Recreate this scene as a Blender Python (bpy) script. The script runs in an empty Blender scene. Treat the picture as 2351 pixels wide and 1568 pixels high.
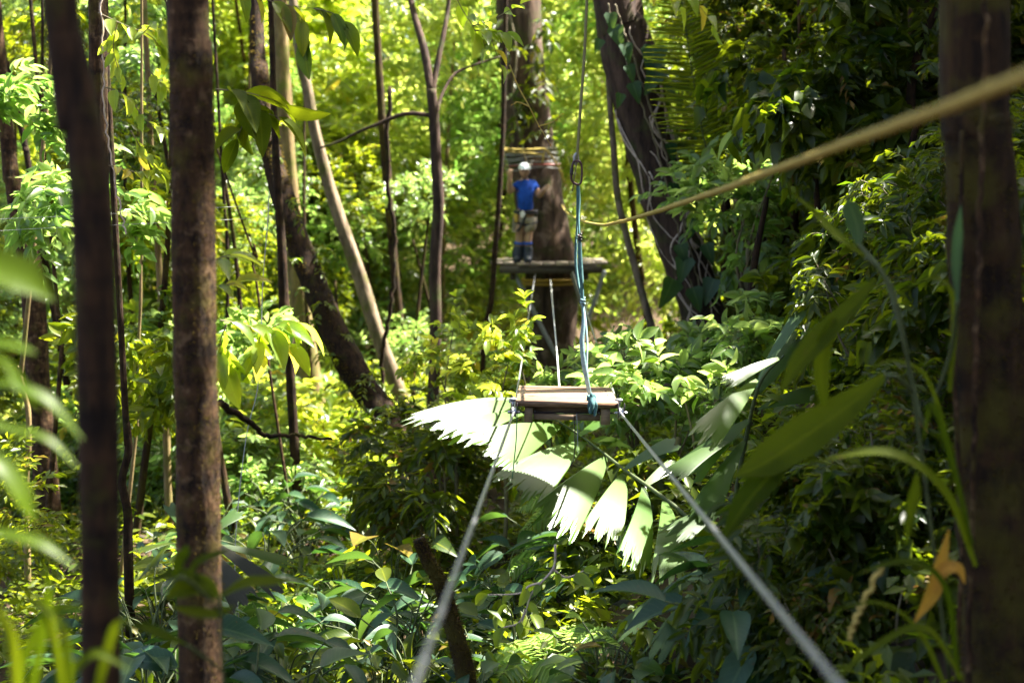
import bpy, math
import numpy as np

# ------------------------------------------------------------------ camera, sky, sun, exposure
SC = bpy.context.scene
COL = SC.collection
PITCH = math.radians(6.2)
cam_data = bpy.data.cameras.new("camera")
cam_data.lens = 50
cam_data.sensor_width = 36
cam_data.sensor_fit = 'HORIZONTAL'
cam_data.clip_start = 0.05
cam_data.clip_end = 600
cam_data.dof.use_dof = True
cam_data.dof.focus_distance = 8.1
cam_data.dof.aperture_fstop = 1.9
cam = bpy.data.objects.new("camera", cam_data)
COL.objects.link(cam)
cam.location = (0, 0, 0)
cam.rotation_euler = (math.pi / 2 - PITCH, 0, 0)
SC.camera = cam

SUN_DIR = np.array([0.54, 0.22, 0.95])
SUN_DIR = SUN_DIR / np.linalg.norm(SUN_DIR)
ELEV = math.asin(SUN_DIR[2])
AZ = math.atan2(SUN_DIR[0], SUN_DIR[1])          # from +Y towards +X
world = bpy.data.worlds.new("World")
SC.world = world
world.use_nodes = True
wn = world.node_tree
sky = wn.nodes.new('ShaderNodeTexSky')
sky.sky_type = 'NISHITA'
sky.sun_disc = False
sky.sun_elevation = ELEV
sky.sun_rotation = AZ
sky.dust_density = 4.0
sky.air_density = 0.8
sky.ozone_density = 0.3
wn.links.new(sky.outputs[0], wn.nodes['Background'].inputs[0])
wn.nodes['Background'].inputs[1].default_value = 0.062
sun_data = bpy.data.lights.new("sun", 'SUN')
sun_data.energy = 5.0
sun_data.angle = math.radians(0.53)
sun_data.color = (1.0, 0.95, 0.86)
sun = bpy.data.objects.new("sun", sun_data)
COL.objects.link(sun)
sun.rotation_euler = (math.pi / 2 - ELEV, 0, math.pi - AZ)
SC.view_settings.view_transform = 'Standard'
SC.view_settings.look = 'None'
SC.view_settings.exposure = 3.28
SC.view_settings.gamma = 1
SC.cycles.use_denoising = True
SC.cycles.max_bounces = 8
SC.cycles.diffuse_bounces = 4
SC.cycles.transmission_bounces = 5
SC.cycles.glossy_bounces = 2
SC.cycles.transparent_max_bounces = 4
SC.cycles.sample_clamp_indirect = 6
SC.cycles.caustics_reflective = False
SC.cycles.caustics_refractive = False

# ------------------------------------------------------------------ helpers
W0 = 2351.0
K = 0.72
CP, SP = math.cos(PITCH), math.sin(PITCH)
UP = np.array([0, 0, 1.0])


def P(px, py, Y):
    """The point at distance Y along the valley that the photograph shows at (px, py)."""
    dx = (px - 1175.5) / W0 * K
    dz = (784 - py) / W0 * K
    d = np.array([dx, CP + dz * SP, -SP + dz * CP])
    return d * (Y / d[1])


def S(npx, Y):
    return npx * K * Y / W0


def proj(p):
    y = p[1] * CP - p[2] * SP
    z = p[1] * SP + p[2] * CP
    return p[0] / y / K * W0 + 1175.5, 784 - z / y / K * W0


def nrm(v):
    v = np.asarray(v, float)
    return v / np.maximum(np.linalg.norm(v, axis=-1, keepdims=True), 1e-9)


def smooth(a, b, x):
    t = np.clip((x - a) / (b - a), 0, 1)
    return t * t * (3 - 2 * t)


def ground_z(x, y):
    x = np.asarray(x, float)
    y = np.asarray(y, float)
    base = -2.85 - 0.05 * np.clip(y - 7, 0, 18) + 0.06 * np.minimum(x, 0) + 0.30 * np.log1p(np.exp(np.clip(y - 34, -30, 60)))
    x0 = 0.7 + 0.11 * (y - 8) + 0.7 * (1 - smooth(4.2, 7, y))
    t = np.log1p(np.exp(np.clip((x - x0) * 2, -30, 60))) / 2
    hill = 10 * np.tanh(1.3 * t / 10) * (1 - 0.75 * smooth(20, 30, y))
    n = 0.10 * np.sin(x * 1.7 + y * 0.6) + 0.09 * np.sin(y * 1.9 - x * 0.8) + 0.05 * np.sin(x * 4.1 + 1) * np.sin(y * 3.7)
    return base + hill + n


def ray_ground(px, py, ymax=60):
    if py > 1568:                                  # below the frame: walk nearer along the ground
        a_ = ray_ground(px, 1560, ymax)
        return None if a_ is None else a_ * np.array([1, 1, 1]) * (1 - (py - 1568) / 950)
    last = 2.0
    for Y in np.arange(2.0, ymax, 0.1):
        p = P(px, py, Y)
        if p[2] < ground_z(p[0], p[1]):
            return P(px, py, (Y + last) / 2)
        last = Y
    return None


class MB:
    """Collects shapes that become ONE mesh object."""

    def __init__(self):
        self.v, self.q, self.t, self.r, self.n = [], [], [], [], 0
        self.rib, self.along = [], []

    def add(self, v, quads=None, tris=None, rnd=0.5, rib=None, along=None):
        v = np.asarray(v, float).reshape(-1, 3)
        self.v.append(v)
        r = np.broadcast_to(np.asarray(rnd, float), (len(v),)) if np.ndim(rnd) == 0 else np.asarray(rnd, float)
        self.r.append(r)
        if quads is not None and len(quads):
            self.q.append(np.asarray(quads, int).reshape(-1, 4) + self.n)
        if tris is not None and len(tris):
            self.t.append(np.asarray(tris, int).reshape(-1, 3) + self.n)
        self.rib.append(np.ones(len(v)) if rib is None else np.asarray(rib, float))
        self.along.append(np.zeros(len(v)) if along is None else np.asarray(along, float))
        self.n += len(v)
        return self

    def mesh(self, name):
        me = bpy.data.meshes.new(name)
        v = np.concatenate(self.v) if self.v else np.zeros((0, 3))
        q = np.concatenate(self.q) if self.q else np.zeros((0, 4), int)
        t = np.concatenate(self.t) if self.t else np.zeros((0, 3), int)
        me.vertices.add(len(v))
        me.vertices.foreach_set('co', v.astype(np.float32).ravel())
        loops = np.concatenate([q.ravel(), t.ravel()]).astype(np.int32)
        me.loops.add(len(loops))
        me.loops.foreach_set('vertex_index', loops)
        starts = np.concatenate([np.arange(len(q)) * 4, len(q) * 4 + np.arange(len(t)) * 3]).astype(np.int32)
        me.polygons.add(len(starts))
        me.polygons.foreach_set('loop_start', starts)
        me.update(calc_edges=True)
        a = me.attributes.new('rnd', 'FLOAT', 'POINT')
        a.data.foreach_set('value', np.concatenate(self.r).astype(np.float32))
        if any(x.min() < .5 for x in self.rib if len(x)):
            for nm_, dat in (('rib', self.rib), ('along', self.along)):
                a = me.attributes.new(nm_, 'FLOAT', 'POINT')
                a.data.foreach_set('value', np.concatenate(dat).astype(np.float32))
        return me

    def build(self, name, mat, parent=None, flat=False, loc=None):
        if loc is not None:
            self.v = [x - np.asarray(loc) for x in self.v]
        me = self.mesh(name)
        if not flat:
            me.polygons.foreach_set('use_smooth', np.ones(len(me.polygons), bool))
        me.materials.append(mat)
        o = bpy.data.objects.new(name, me)
        COL.objects.link(o)
        if parent is not None:
            o.parent = parent
        if loc is not None and parent is None:
            o.location = loc
        return o


def tag(o, label=None, cat=None, group=None, kind=None):
    if label:
        o['label'] = label
    if cat:
        o['category'] = cat
    if group:
        o['group'] = group
    if kind:
        o['kind'] = kind
    return o


def thing(name, label, cat, loc=(0, 0, 0), group=None):
    o = bpy.data.objects.new(name, None)
    o.empty_display_size = 0.1
    COL.objects.link(o)
    o.location = loc
    return tag(o, label, cat, group)


def copy_tree(o, parent=None):
    c = o.copy()
    COL.objects.link(c)
    c.parent = parent
    for ch in list(o.children):
        copy_tree(ch, c)
    return c


def catmull(pts, n):
    pts = np.asarray(pts, float)
    if len(pts) < 3:
        t = np.linspace(0, 1, n)[:, None]
        return pts[0] * (1 - t) + pts[-1] * t
    p = np.vstack([2 * pts[0] - pts[1], pts, 2 * pts[-1] - pts[-2]])
    u = np.linspace(0, len(pts) - 1, n)
    i = np.minimum(u.astype(int), len(pts) - 2)
    t = (u - i)[:, None]
    a, b, c, d = p[i], p[i + 1], p[i + 2], p[i + 3]
    return 0.5 * ((2 * b) + (-a + c) * t + (2 * a - 5 * b + 4 * c - d) * t ** 2 + (-a + 3 * b - 3 * c + d) * t ** 3)


def tube(mb, pts, rad, sides=8, rough=0.0, seed=0, rnd=0.5, knots=0.0, cap=True, strand=0.0):
    pts = np.asarray(pts, float)
    m = len(pts)
    rad = np.broadcast_to(np.asarray(rad, float), (m,))
    tang = nrm(np.gradient(pts, axis=0))
    ref = np.array([0.0, 1.0, 0.0]) if abs(tang[0][1]) < 0.9 else np.array([1.0, 0, 0])
    u = np.zeros((m, 3))
    cur = ref
    for i in range(m):
        cur = cur - tang[i] * np.dot(cur, tang[i])
        cur = cur / (np.linalg.norm(cur) + 1e-9)
        u[i] = cur
    w = np.cross(tang, u)
    ang = np.linspace(0, 2 * math.pi, sides, endpoint=False)
    rr = rad[:, None] * np.ones((1, sides))
    if strand:                                   # laid rope: three strands turning along its length
        sl = np.concatenate([[0], np.cumsum(np.linalg.norm(np.diff(pts, axis=0), axis=1))])[:, None]
        rr = rr * (1 + .16 * np.abs(np.cos(1.5 * (ang[None] + sl * 2 * math.pi / strand))) - .08)
    if rough:
        g = np.random.default_rng(seed)
        s = np.linspace(0, np.sum(np.linalg.norm(np.diff(pts, axis=0), axis=1)), m)[:, None]
        f = np.zeros((m, sides))
        for kx, ks, amp in ((1, 0.8, .5), (2, 1.7, .5), (3, 3.1, .4), (5, 2.2, .35), (7, 6, .25), (11, 9, .2)):
            f += amp * np.sin(kx * ang[None] + ks * s * g.uniform(.7, 1.3) + g.uniform(0, 6.3) + 1.5 * np.sin(s * ks * .6 + g.uniform(0, 6)))
        f += g.normal(0, .15, f.shape)
        if knots:
            f += knots * np.maximum(0, np.sin(s * 2.3 + g.uniform(0, 6))) ** 12 * 2
        rr = rr * (1 + rough * f)
    v = pts[:, None] + rr[..., None] * (np.cos(ang)[None, :, None] * u[:, None] + np.sin(ang)[None, :, None] * w[:, None])
    i, j = np.meshgrid(np.arange(m - 1), np.arange(sides), indexing='ij')
    j2 = (j + 1) % sides
    q = np.stack([i * sides + j, i * sides + j2, (i + 1) * sides + j2, (i + 1) * sides + j], -1).reshape(-1, 4)
    v = v.reshape(-1, 3)
    tris = None
    if cap:
        v = np.vstack([v, pts[0], pts[-1]])
        a, b = m * sides, m * sides + 1
        jj = np.arange(sides)
        tris = np.vstack([np.stack([np.full(sides, a), (jj + 1) % sides, jj], -1),
                          np.stack([np.full(sides, b), (m - 1) * sides + jj, (m - 1) * sides + (jj + 1) % sides], -1)])
    mb.add(v, q, tris, rnd)


def box8(mb, c, rnd=0.5):
    """A box from its eight corners: bottom four anticlockwise, then top four."""
    q = [(3, 2, 1, 0), (4, 5, 6, 7), (0, 1, 5, 4), (1, 2, 6, 5), (2, 3, 7, 6), (3, 0, 4, 7)]
    mb.add(c, q, None, rnd)


def box(mb, c, sx, sy, sz, ax=(1, 0, 0), ay=(0, 1, 0), az=(0, 0, 1), rnd=0.5, bev=0.0):
    c, ax, ay, az = (np.asarray(a, float) for a in (c, ax, ay, az))
    sx, sy, sz = sx / 2, sy / 2, sz / 2
    if not bev:
        pts = [c + a * sx * ax + b * sy * ay + d * sz * az for d in (-1, 1) for a, b in ((-1, -1), (1, -1), (1, 1), (-1, 1))]
        box8(mb, pts, rnd)
        return
    # chamfered along its vertical rim: three stacked rings per end
    prof = [(-sz, bev), (-sz + bev, 0), (sz - bev, 0), (sz, bev)]
    v = []
    for z, ins in prof:
        for a, b in ((-1, -1), (1, -1), (1, 1), (-1, 1)):
            v.append(c + a * (sx - ins) * ax + b * (sy - ins) * ay + z * az)
    q = [(3, 2, 1, 0), (12, 13, 14, 15)]
    for r in range(3):
        for j in range(4):
            q.append((r * 4 + j, r * 4 + (j + 1) % 4, r * 4 + 4 + (j + 1) % 4, r * 4 + 4 + j))
    mb.add(v, q, None, rnd)


# leaf templates: y 0..1 along the leaf, x -.5..0.5 across, z in leaf lengths
def leaf_tpl(seg=3, fold=0.12, droop=0.18, shape='oval', wave=0.0):
    v, q = [], []
    for i in range(seg + 1):
        t = i / seg
        if shape == 'oval':
            w = math.sin(math.pi * min(1, t ** 0.85 * 0.97 + 0.02)) ** 0.8
        elif shape == 'lance':
            w = math.sin(math.pi * (t * 0.96 + 0.02) ** 0.7)
        elif shape == 'heart':
            w = (1 - t) ** 0.75 * 1.25 * min(1, t * 6 + 0.55) if t < 1 else 0.02
        else:                                   # strap
            w = min(1, 0.35 + t * 3) * (1 - t ** 4) + 0.02
        w = max(w, 0.03)
        z = -droop * t * t
        wv = wave * math.sin(t * 14)
        v += [(-w / 2, t, z + fold * w + wv), (0, t, z), (w / 2, t, z + fold * w - wv)]
    for i in range(seg):
        a = i * 3
        q += [(a, a + 1, a + 4, a + 3), (a + 1, a + 2, a + 5, a + 4)]
    return np.array(v, float), np.array(q, int)


T_FAR = leaf_tpl(2, 0.10, 0.12)
T_MID = leaf_tpl(4, 0.12, 0.20)
T_NEAR = leaf_tpl(8, 0.14, 0.28, 'oval', 0.008)
T_LANCE = leaf_tpl(6, 0.12, 0.30, 'lance')
T_HEART = leaf_tpl(7, 0.12, 0.25, 'heart', 0.01)
T_STRAP = leaf_tpl(10, 0.10, 0.45, 'strap', 0.004)
T_NEEDLE = leaf_tpl(3, 0.2, 0.15, 'lance')


def leaves(mb, tpl, pos, d, n, L, Wd, rnd):
    V, Q = tpl
    pos = np.asarray(pos, float).reshape(-1, 3)
    N = len(pos)
    if N == 0:
        return
    d = nrm(np.broadcast_to(d, (N, 3)))
    n = np.broadcast_to(n, (N, 3))
    x = nrm(np.cross(d, n))
    z = np.cross(x, d)
    L = np.broadcast_to(np.asarray(L, float), (N,))[:, None, None]
    Wd = np.broadcast_to(np.asarray(Wd, float), (N,))[:, None, None]
    v = pos[:, None] + x[:, None] * V[None, :, 0:1] * Wd + d[:, None] * V[None, :, 1:2] * L + z[:, None] * V[None, :, 2:3] * L
    q = Q[None] + (np.arange(N) * len(V))[:, None, None]
    r = np.repeat(np.broadcast_to(np.asarray(rnd, float), (N,)), len(V))
    mb.add(v.reshape(-1, 3), q.reshape(-1, 4), None, r, np.tile(np.tile([1., 0., 1.], len(V) // 3), N), np.tile(V[:, 1], N))


def sprays(mb, g, starts, dirs, L, nl, leafL, ratio, tpl, sag=0.25, twigs=None, angle=0.9, tilt=0.45, keep=None):
    """Twigs with alternate leaves, N at a time."""
    starts = np.asarray(starts, float)
    N = len(starts)
    if N == 0:
        return
    dirs = nrm(dirs)
    L = np.broadcast_to(np.asarray(L, float), (N,))
    t = np.linspace(0.12, 1.0, nl)[None, :, None]
    down = np.array([0, 0, -1.0])
    pts = starts[:, None] + dirs[:, None] * (L[:, None, None] * t) + down * (sag * L[:, None, None] * t ** 2)
    tang = nrm(dirs[:, None] + down * (2 * sag * t))
    side = nrm(np.cross(tang, UP + 0.3 * g.normal(size=(N, 1, 3))))
    sg = np.where(np.arange(nl) % 2 == 0, 1.0, -1.0)[None, :, None]
    a = angle + g.normal(0, 0.2, (N, nl, 1))
    a[:, -1] = 0
    ld = tang * np.cos(a) + side * sg * np.sin(a) + 0.18 * g.normal(size=(N, nl, 3)) + down * 0.15
    nn = UP + tilt * g.normal(size=(N, nl, 3)) + 0.0 * ld
    LL = leafL * g.uniform(0.6, 1.25, (N, nl))
    rr = np.clip(g.uniform(0, 1, (N, 1)) * 0.6 + g.uniform(0, 0.4, (N, nl)), 0, 1)
    pos = pts.reshape(-1, 3)
    sel = np.ones(len(pos), bool) if keep is None else keep(pos)
    leaves(mb, tpl, pos[sel], ld.reshape(-1, 3)[sel], nn.reshape(-1, 3)[sel], LL.ravel()[sel], LL.ravel()[sel] * ratio, rr.ravel()[sel])
    if twigs is not None:
        m = 4
        tt = np.linspace(0, 1, m)[None, :, None]
        tp = starts[:, None] + dirs[:, None] * (L[:, None, None] * tt) + down * (sag * L[:, None, None] * tt ** 2)
        rad = (0.006 * L[:, None] ** 0.5 * np.linspace(1, .35, m)[None])[..., None]
        s1 = nrm(np.cross(dirs, UP + 0.01))[:, None]
        s2 = np.cross(dirs, s1[:, 0])[:, None]
        vs = [tp + rad * (s1 * math.cos(b) + s2 * math.sin(b)) for b in (0, 2.094, 4.189)]
        v = np.stack(vs, 2).reshape(-1, 3)
        qs = []
        for i in range(m - 1):
            for j in range(3):
                qs.append((i * 3 + j, i * 3 + (j + 1) % 3, i * 3 + 3 + (j + 1) % 3, i * 3 + 3 + j))
        q = np.array(qs)[None] + (np.arange(N) * m * 3)[:, None, None]
        twigs.add(v, q.reshape(-1, 4))


def in_ball(g, n, hollow=0.35):
    d = nrm(g.normal(size=(n, 3)))
    return d * (hollow + (1 - hollow) * g.uniform(0, 1, (n, 1)) ** 0.6)


# ------------------------------------------------------------------ materials
def newmat(name):
    m = bpy.data.materials.new(name)
    m.use_nodes = True
    nt = m.node_tree
    return m, nt, nt.nodes['Principled BSDF'], nt.nodes['Material Output']


def node(nt, t, **kw):
    n = nt.nodes.new(t)
    for k, v in kw.items():
        if k.startswith('i_'):
            key = k[2:]
            n.inputs[int(key) if key.isdigit() else key].default_value = v
        else:
            setattr(n, k, v)
    return n


def leafmat(name, a, b, ta, tb, mix=0.45, rough=0.38, spec=0.5, mottled=0.35, odd=None, nscale=9.0, veins=False):
    m, nt, bs, out = newmat(name)
    at = node(nt, 'ShaderNodeAttribute', attribute_name='rnd')
    oi = node(nt, 'ShaderNodeObjectInfo')
    tc = node(nt, 'ShaderNodeTexCoord')
    nz = node(nt, 'ShaderNodeTexNoise', i_Scale=nscale, i_Detail=3.0)
    nt.links.new(tc.outputs['Object'], nz.inputs['Vector'])
    ad = node(nt, 'ShaderNodeMath', operation='MULTIPLY_ADD')
    nt.links.new(oi.outputs['Random'], ad.inputs[0])
    ad.inputs[1].default_value = 0.25
    nt.links.new(at.outputs['Fac'], ad.inputs[2])
    sb = node(nt, 'ShaderNodeMath', operation='MULTIPLY_ADD')
    nt.links.new(nz.outputs['Fac'], sb.inputs[0])
    sb.inputs[1].default_value = mottled
    nt.links.new(ad.outputs[0], sb.inputs[2])
    sh = node(nt, 'ShaderNodeMath', operation='SUBTRACT', use_clamp=True)
    nt.links.new(sb.outputs[0], sh.inputs[0])
    sh.inputs[1].default_value = 0.125 + mottled / 2

    def ramp(c0, c1):
        r = node(nt, 'ShaderNodeValToRGB')
        e = r.color_ramp.elements
        e[0].position, e[0].color = 0.05, (*c0, 1)
        e[1].position, e[1].color = 0.88, (*c1, 1)
        if odd:
            x = e.new(0.965)
            x.color = (*odd, 1)
        nt.links.new(sh.outputs[0], r.inputs[0])
        return r
    r1, r2 = ramp(a, b), ramp(ta, tb)
    c1 = r1.outputs[0]
    if veins:
        ri = node(nt, 'ShaderNodeAttribute', attribute_name='rib')
        al = node(nt, 'ShaderNodeAttribute', attribute_name='along')
        v1 = node(nt, 'ShaderNodeMath', operation='MULTIPLY_ADD')
        nt.links.new(ri.outputs['Fac'], v1.inputs[0])
        v1.inputs[1].default_value = -.22
        nt.links.new(al.outputs['Fac'], v1.inputs[2])
        v2 = node(nt, 'ShaderNodeMath', operation='PINGPONG')
        nt.links.new(v1.outputs[0], v2.inputs[0])
        v2.inputs[1].default_value = .045
        m1 = node(nt, 'ShaderNodeMapRange', i_1=.0, i_2=.009, i_3=.55, i_4=.0)
        nt.links.new(v2.outputs[0], m1.inputs[0])
        m2 = node(nt, 'ShaderNodeMapRange', i_1=.03, i_2=.12, i_3=1.0, i_4=.0)
        nt.links.new(ri.outputs['Fac'], m2.inputs[0])
        mm = node(nt, 'ShaderNodeMath', operation='MAXIMUM')
        nt.links.new(m1.outputs[0], mm.inputs[0])
        nt.links.new(m2.outputs[0], mm.inputs[1])
        mxc = node(nt, 'ShaderNodeMix', data_type='RGBA')
        nt.links.new(mm.outputs[0], mxc.inputs[0])
        nt.links.new(c1, mxc.inputs[6])
        mxc.inputs[7].default_value = (min(1, b[0] * 1.7 + .02), min(1, b[1] * 1.5 + .02), b[2] * 1.5, 1)
        c1 = mxc.outputs[2]
        # brown blemishes
        n5 = node(nt, 'ShaderNodeTexNoise', i_Scale=nscale * 4, i_Detail=2.0)
        nt.links.new(tc.outputs['Object'], n5.inputs['Vector'])
        m5 = node(nt, 'ShaderNodeMapRange', i_1=.68, i_2=.74)
        nt.links.new(n5.outputs['Fac'], m5.inputs[0])
        mx5 = node(nt, 'ShaderNodeMix', data_type='RGBA')
        nt.links.new(m5.outputs[0], mx5.inputs[0])
        nt.links.new(c1, mx5.inputs[6])
        mx5.inputs[7].default_value = (.09, .055, .018, 1)
        c1 = mx5.outputs[2]
    nt.links.new(c1, bs.inputs['Base Color'])
    bs.inputs['Roughness'].default_value = rough
    bs.inputs['Specular IOR Level'].default_value = spec
    tr = node(nt, 'ShaderNodeBsdfTranslucent')
    nt.links.new(r2.outputs[0], tr.inputs['Color'])
    mx = node(nt, 'ShaderNodeMixShader')
    mx.inputs[0].default_value = mix
    nt.links.new(bs.outputs[0], mx.inputs[1])
    nt.links.new(tr.outputs[0], mx.inputs[2])
    nt.links.new(mx.outputs[0], out.inputs['Surface'])
    return m


def barkmat(name, dark, light, moss=None, moss_amt=0.5, scale=14.0, stretch=0.22, bump=0.6, patch=None, rings=0.0):
    m, nt, bs, out = newmat(name)
    tc = node(nt, 'ShaderNodeTexCoord')
    mp = node(nt, 'ShaderNodeMapping')
    mp.inputs['Scale'].default_value = (1, 1, stretch)
    nt.links.new(tc.outputs['Object'], mp.inputs[0])
    n1 = node(nt, 'ShaderNodeTexNoise', i_Scale=scale, i_Detail=8.0, i_Roughness=0.65)
    nt.links.new(mp.outputs[0], n1.inputs['Vector'])
    r = node(nt, 'ShaderNodeValToRGB')
    r.color_ramp.elements[0].position, r.color_ramp.elements[0].color = 0.36, (*dark, 1)
    r.color_ramp.elements[1].position, r.color_ramp.elements[1].color = 0.68, (*light, 1)
    nt.links.new(n1.outputs['Fac'], r.inputs[0])
    colour = r.outputs[0]

    def over(col, sc, lo, hi):
        nonlocal colour
        n2 = node(nt, 'ShaderNodeTexNoise', i_Scale=sc, i_Detail=5.0, i_Roughness=0.6)
        nt.links.new(tc.outputs['Object'], n2.inputs['Vector'])
        mr = node(nt, 'ShaderNodeMapRange', i_1=lo, i_2=hi)
        nt.links.new(n2.outputs['Fac'], mr.inputs[0])
        mx = node(nt, 'ShaderNodeMix', data_type='RGBA')
        nt.links.new(mr.outputs[0], mx.inputs[0])
        nt.links.new(colour, mx.inputs[6])
        mx.inputs[7].default_value = (*col, 1)
        colour = mx.outputs[2]
    if rings:
        m2 = node(nt, 'ShaderNodeMapping')
        m2.inputs['Scale'].default_value = (.6, .6, 9)
        nt.links.new(tc.outputs['Object'], m2.inputs[0])
        n3 = node(nt, 'ShaderNodeTexNoise', i_Scale=1.6, i_Detail=4.0)
        nt.links.new(m2.outputs[0], n3.inputs['Vector'])
        mr3 = node(nt, 'ShaderNodeMapRange', i_1=.35, i_2=.6, i_3=1 - rings, i_4=1.25)
        nt.links.new(n3.outputs['Fac'], mr3.inputs[0])
        hs = node(nt, 'ShaderNodeHueSaturation')
        nt.links.new(mr3.outputs[0], hs.inputs['Value'])
        nt.links.new(colour, hs.inputs['Color'])
        colour = hs.outputs[0]
    if patch:
        over(patch, scale * 0.55, 0.55, 0.66)
    if moss:
        over(moss, scale * 0.3, 0.62 - 0.25 * moss_amt, 0.78 - 0.2 * moss_amt)
    nt.links.new(colour, bs.inputs['Base Color'])
    bs.inputs['Roughness'].default_value = 0.9
    bs.inputs['Specular IOR Level'].default_value = 0.2
    bp = node(nt, 'ShaderNodeBump', i_Strength=bump, i_Distance=0.02)
    nt.links.new(n1.outputs['Fac'], bp.inputs['Height'])
    nt.links.new(bp.outputs[0], bs.inputs['Normal'])
    return m


def plainmat(name, c, rough=0.6, metal=0.0, vary=0.3, scale=40.0, spec=0.4, stretch=None, bump=0.0, c2=None):
    m, nt, bs, out = newmat(name)
    tc = node(nt, 'ShaderNodeTexCoord')
    mp = node(nt, 'ShaderNodeMapping')
    if stretch:
        mp.inputs['Scale'].default_value = stretch
    nt.links.new(tc.outputs['Object'], mp.inputs[0])
    n1 = node(nt, 'ShaderNodeTexNoise', i_Scale=scale, i_Detail=6.0, i_Roughness=0.6)
    nt.links.new(mp.outputs[0], n1.inputs['Vector'])
    at = node(nt, 'ShaderNodeAttribute', attribute_name='rnd')
    ad = node(nt, 'ShaderNodeMath', operation='MULTIPLY_ADD')
    nt.links.new(at.outputs['Fac'], ad.inputs[0])
    ad.inputs[1].default_value = 0.3
    nt.links.new(n1.outputs['Fac'], ad.inputs[2])
    r = node(nt, 'ShaderNodeValToRGB')
    d = c2 or tuple(x * (1 - vary) for x in c)
    r.color_ramp.elements[0].position, r.color_ramp.elements[0].color = 0.42, (*d, 1)
    r.color_ramp.elements[1].position, r.color_ramp.elements[1].color = 0.82, (*c, 1)
    nt.links.new(ad.outputs[0], r.inputs[0])
    nt.links.new(r.outputs[0], bs.inputs['Base Color'])
    bs.inputs['Roughness'].default_value = rough
    bs.inputs['Metallic'].default_value = metal
    bs.inputs['Specular IOR Level'].default_value = spec
    if bump:
        bp = node(nt, 'ShaderNodeBump', i_Strength=bump, i_Distance=0.004)
        nt.links.new(n1.outputs['Fac'], bp.inputs['Height'])
        nt.links.new(bp.outputs[0], bs.inputs['Normal'])
    return m


M = {}
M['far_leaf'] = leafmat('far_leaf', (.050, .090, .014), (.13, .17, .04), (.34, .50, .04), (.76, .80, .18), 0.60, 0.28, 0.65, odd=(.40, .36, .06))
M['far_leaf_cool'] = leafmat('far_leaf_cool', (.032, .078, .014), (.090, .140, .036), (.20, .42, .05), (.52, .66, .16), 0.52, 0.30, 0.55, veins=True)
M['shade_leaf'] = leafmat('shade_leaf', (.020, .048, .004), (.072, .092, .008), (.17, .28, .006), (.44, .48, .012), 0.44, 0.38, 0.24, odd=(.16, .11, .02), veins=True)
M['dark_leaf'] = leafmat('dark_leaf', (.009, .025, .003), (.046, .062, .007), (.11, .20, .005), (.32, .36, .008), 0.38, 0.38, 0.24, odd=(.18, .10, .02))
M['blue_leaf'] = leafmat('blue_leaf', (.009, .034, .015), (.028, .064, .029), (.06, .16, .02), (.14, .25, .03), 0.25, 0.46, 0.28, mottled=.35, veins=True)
M['sun_leaf'] = leafmat('sun_leaf', (.06, .115, .010), (.11, .155, .02), (.40, .55, .02), (.68, .74, .06), 0.58, 0.36, 0.4, odd=(.5, .40, .04), veins=True)
M['lime_leaf'] = leafmat('lime_leaf', (.026, .062, .0015), (.055, .095, .003), (.15, .29, .002), (.34, .46, .006), 0.6, 0.42, 0.25, mottled=.5)
M['palm_shade'] = leafmat('palm_shade', (.020, .050, .008), (.040, .075, .014), (.14, .26, .01), (.26, .38, .02), 0.35, 0.5, 0.3, mottled=.4, nscale=7)  # darker, duller copy of palm_leaf; the shade is put into its colour
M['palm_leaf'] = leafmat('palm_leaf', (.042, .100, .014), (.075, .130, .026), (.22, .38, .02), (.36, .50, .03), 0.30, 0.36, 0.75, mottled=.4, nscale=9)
M['dead_palm'] = leafmat('dead_palm', (.032, .032, .024), (.065, .062, .045), (.06, .055, .025), (.1, .09, .04), 0.15, 0.75, 0.1, nscale=25)
M['orange_leaf'] = leafmat('orange_leaf', (.26, .12, .014), (.36, .19, .025), (.45, .22, .02), (.6, .34, .04), 0.4, 0.6, 0.2, mottled=.7, nscale=22, veins=True)
M['olive_leaf'] = leafmat('olive_leaf', (.020, .034, .0015), (.050, .070, .004), (.10, .16, .003), (.22, .27, .006), 0.5, 0.6, 0.06, mottled=.7, nscale=14, veins=True)
M['stem'] = plainmat('stem', (.16, .13, .07), 0.8, c2=(.07, .055, .03))
M['green_stem'] = plainmat('green_stem', (.060, .080, .022), 0.7, c2=(.025, .035, .010))
M['pale_stem'] = plainmat('pale_stem', (.50, .40, .33), 0.7, c2=(.30, .22, .16))
M['bark_dark'] = barkmat('bark_dark', (.007, .0035, .0018), (.044, .022, .009), (.036, .032, .005), .35, 34, bump=1.0, rings=.5)
M['bark_brown'] = barkmat('bark_brown', (.010, .0048, .002), (.068, .034, .0135), (.060, .046, .008), .42, 30, .35, 1.0, patch=(.115, .07, .034), rings=.6)
M['bark_mossy'] = barkmat('bark_mossy', (.006, .003, .0013), (.042, .021, .007), (.050, .040, .005), .66, 18, .2, 1.0, patch=(.036, .018, .006))
M['bark_tree'] = barkmat('bark_tree', (.016, .010, .007), (.105, .066, .043), (.035, .045, .010), .45, 9, .12, 1.0, patch=(.16, .115, .085))
M['bark_vine'] = barkmat('bark_vine', (.018, .011, .009), (.085, .052, .036), (.05, .06, .018), .35, 13, .2, 1.0)
M['bark_pale'] = barkmat('bark_pale', (.07, .05, .032), (.25, .185, .12), (.07, .075, .016), .42, 12, .3, .8)
M['bark_tan'] = barkmat('bark_tan', (.08, .055, .022), (.25, .18, .08), (.10, .11, .02), .50, 12, .25, .8)
M['moss'] = leafmat('moss', (.035, .028, .006), (.075, .058, .012), (.14, .10, .02), (.24, .17, .03), 0.4, .85, .05)
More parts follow.
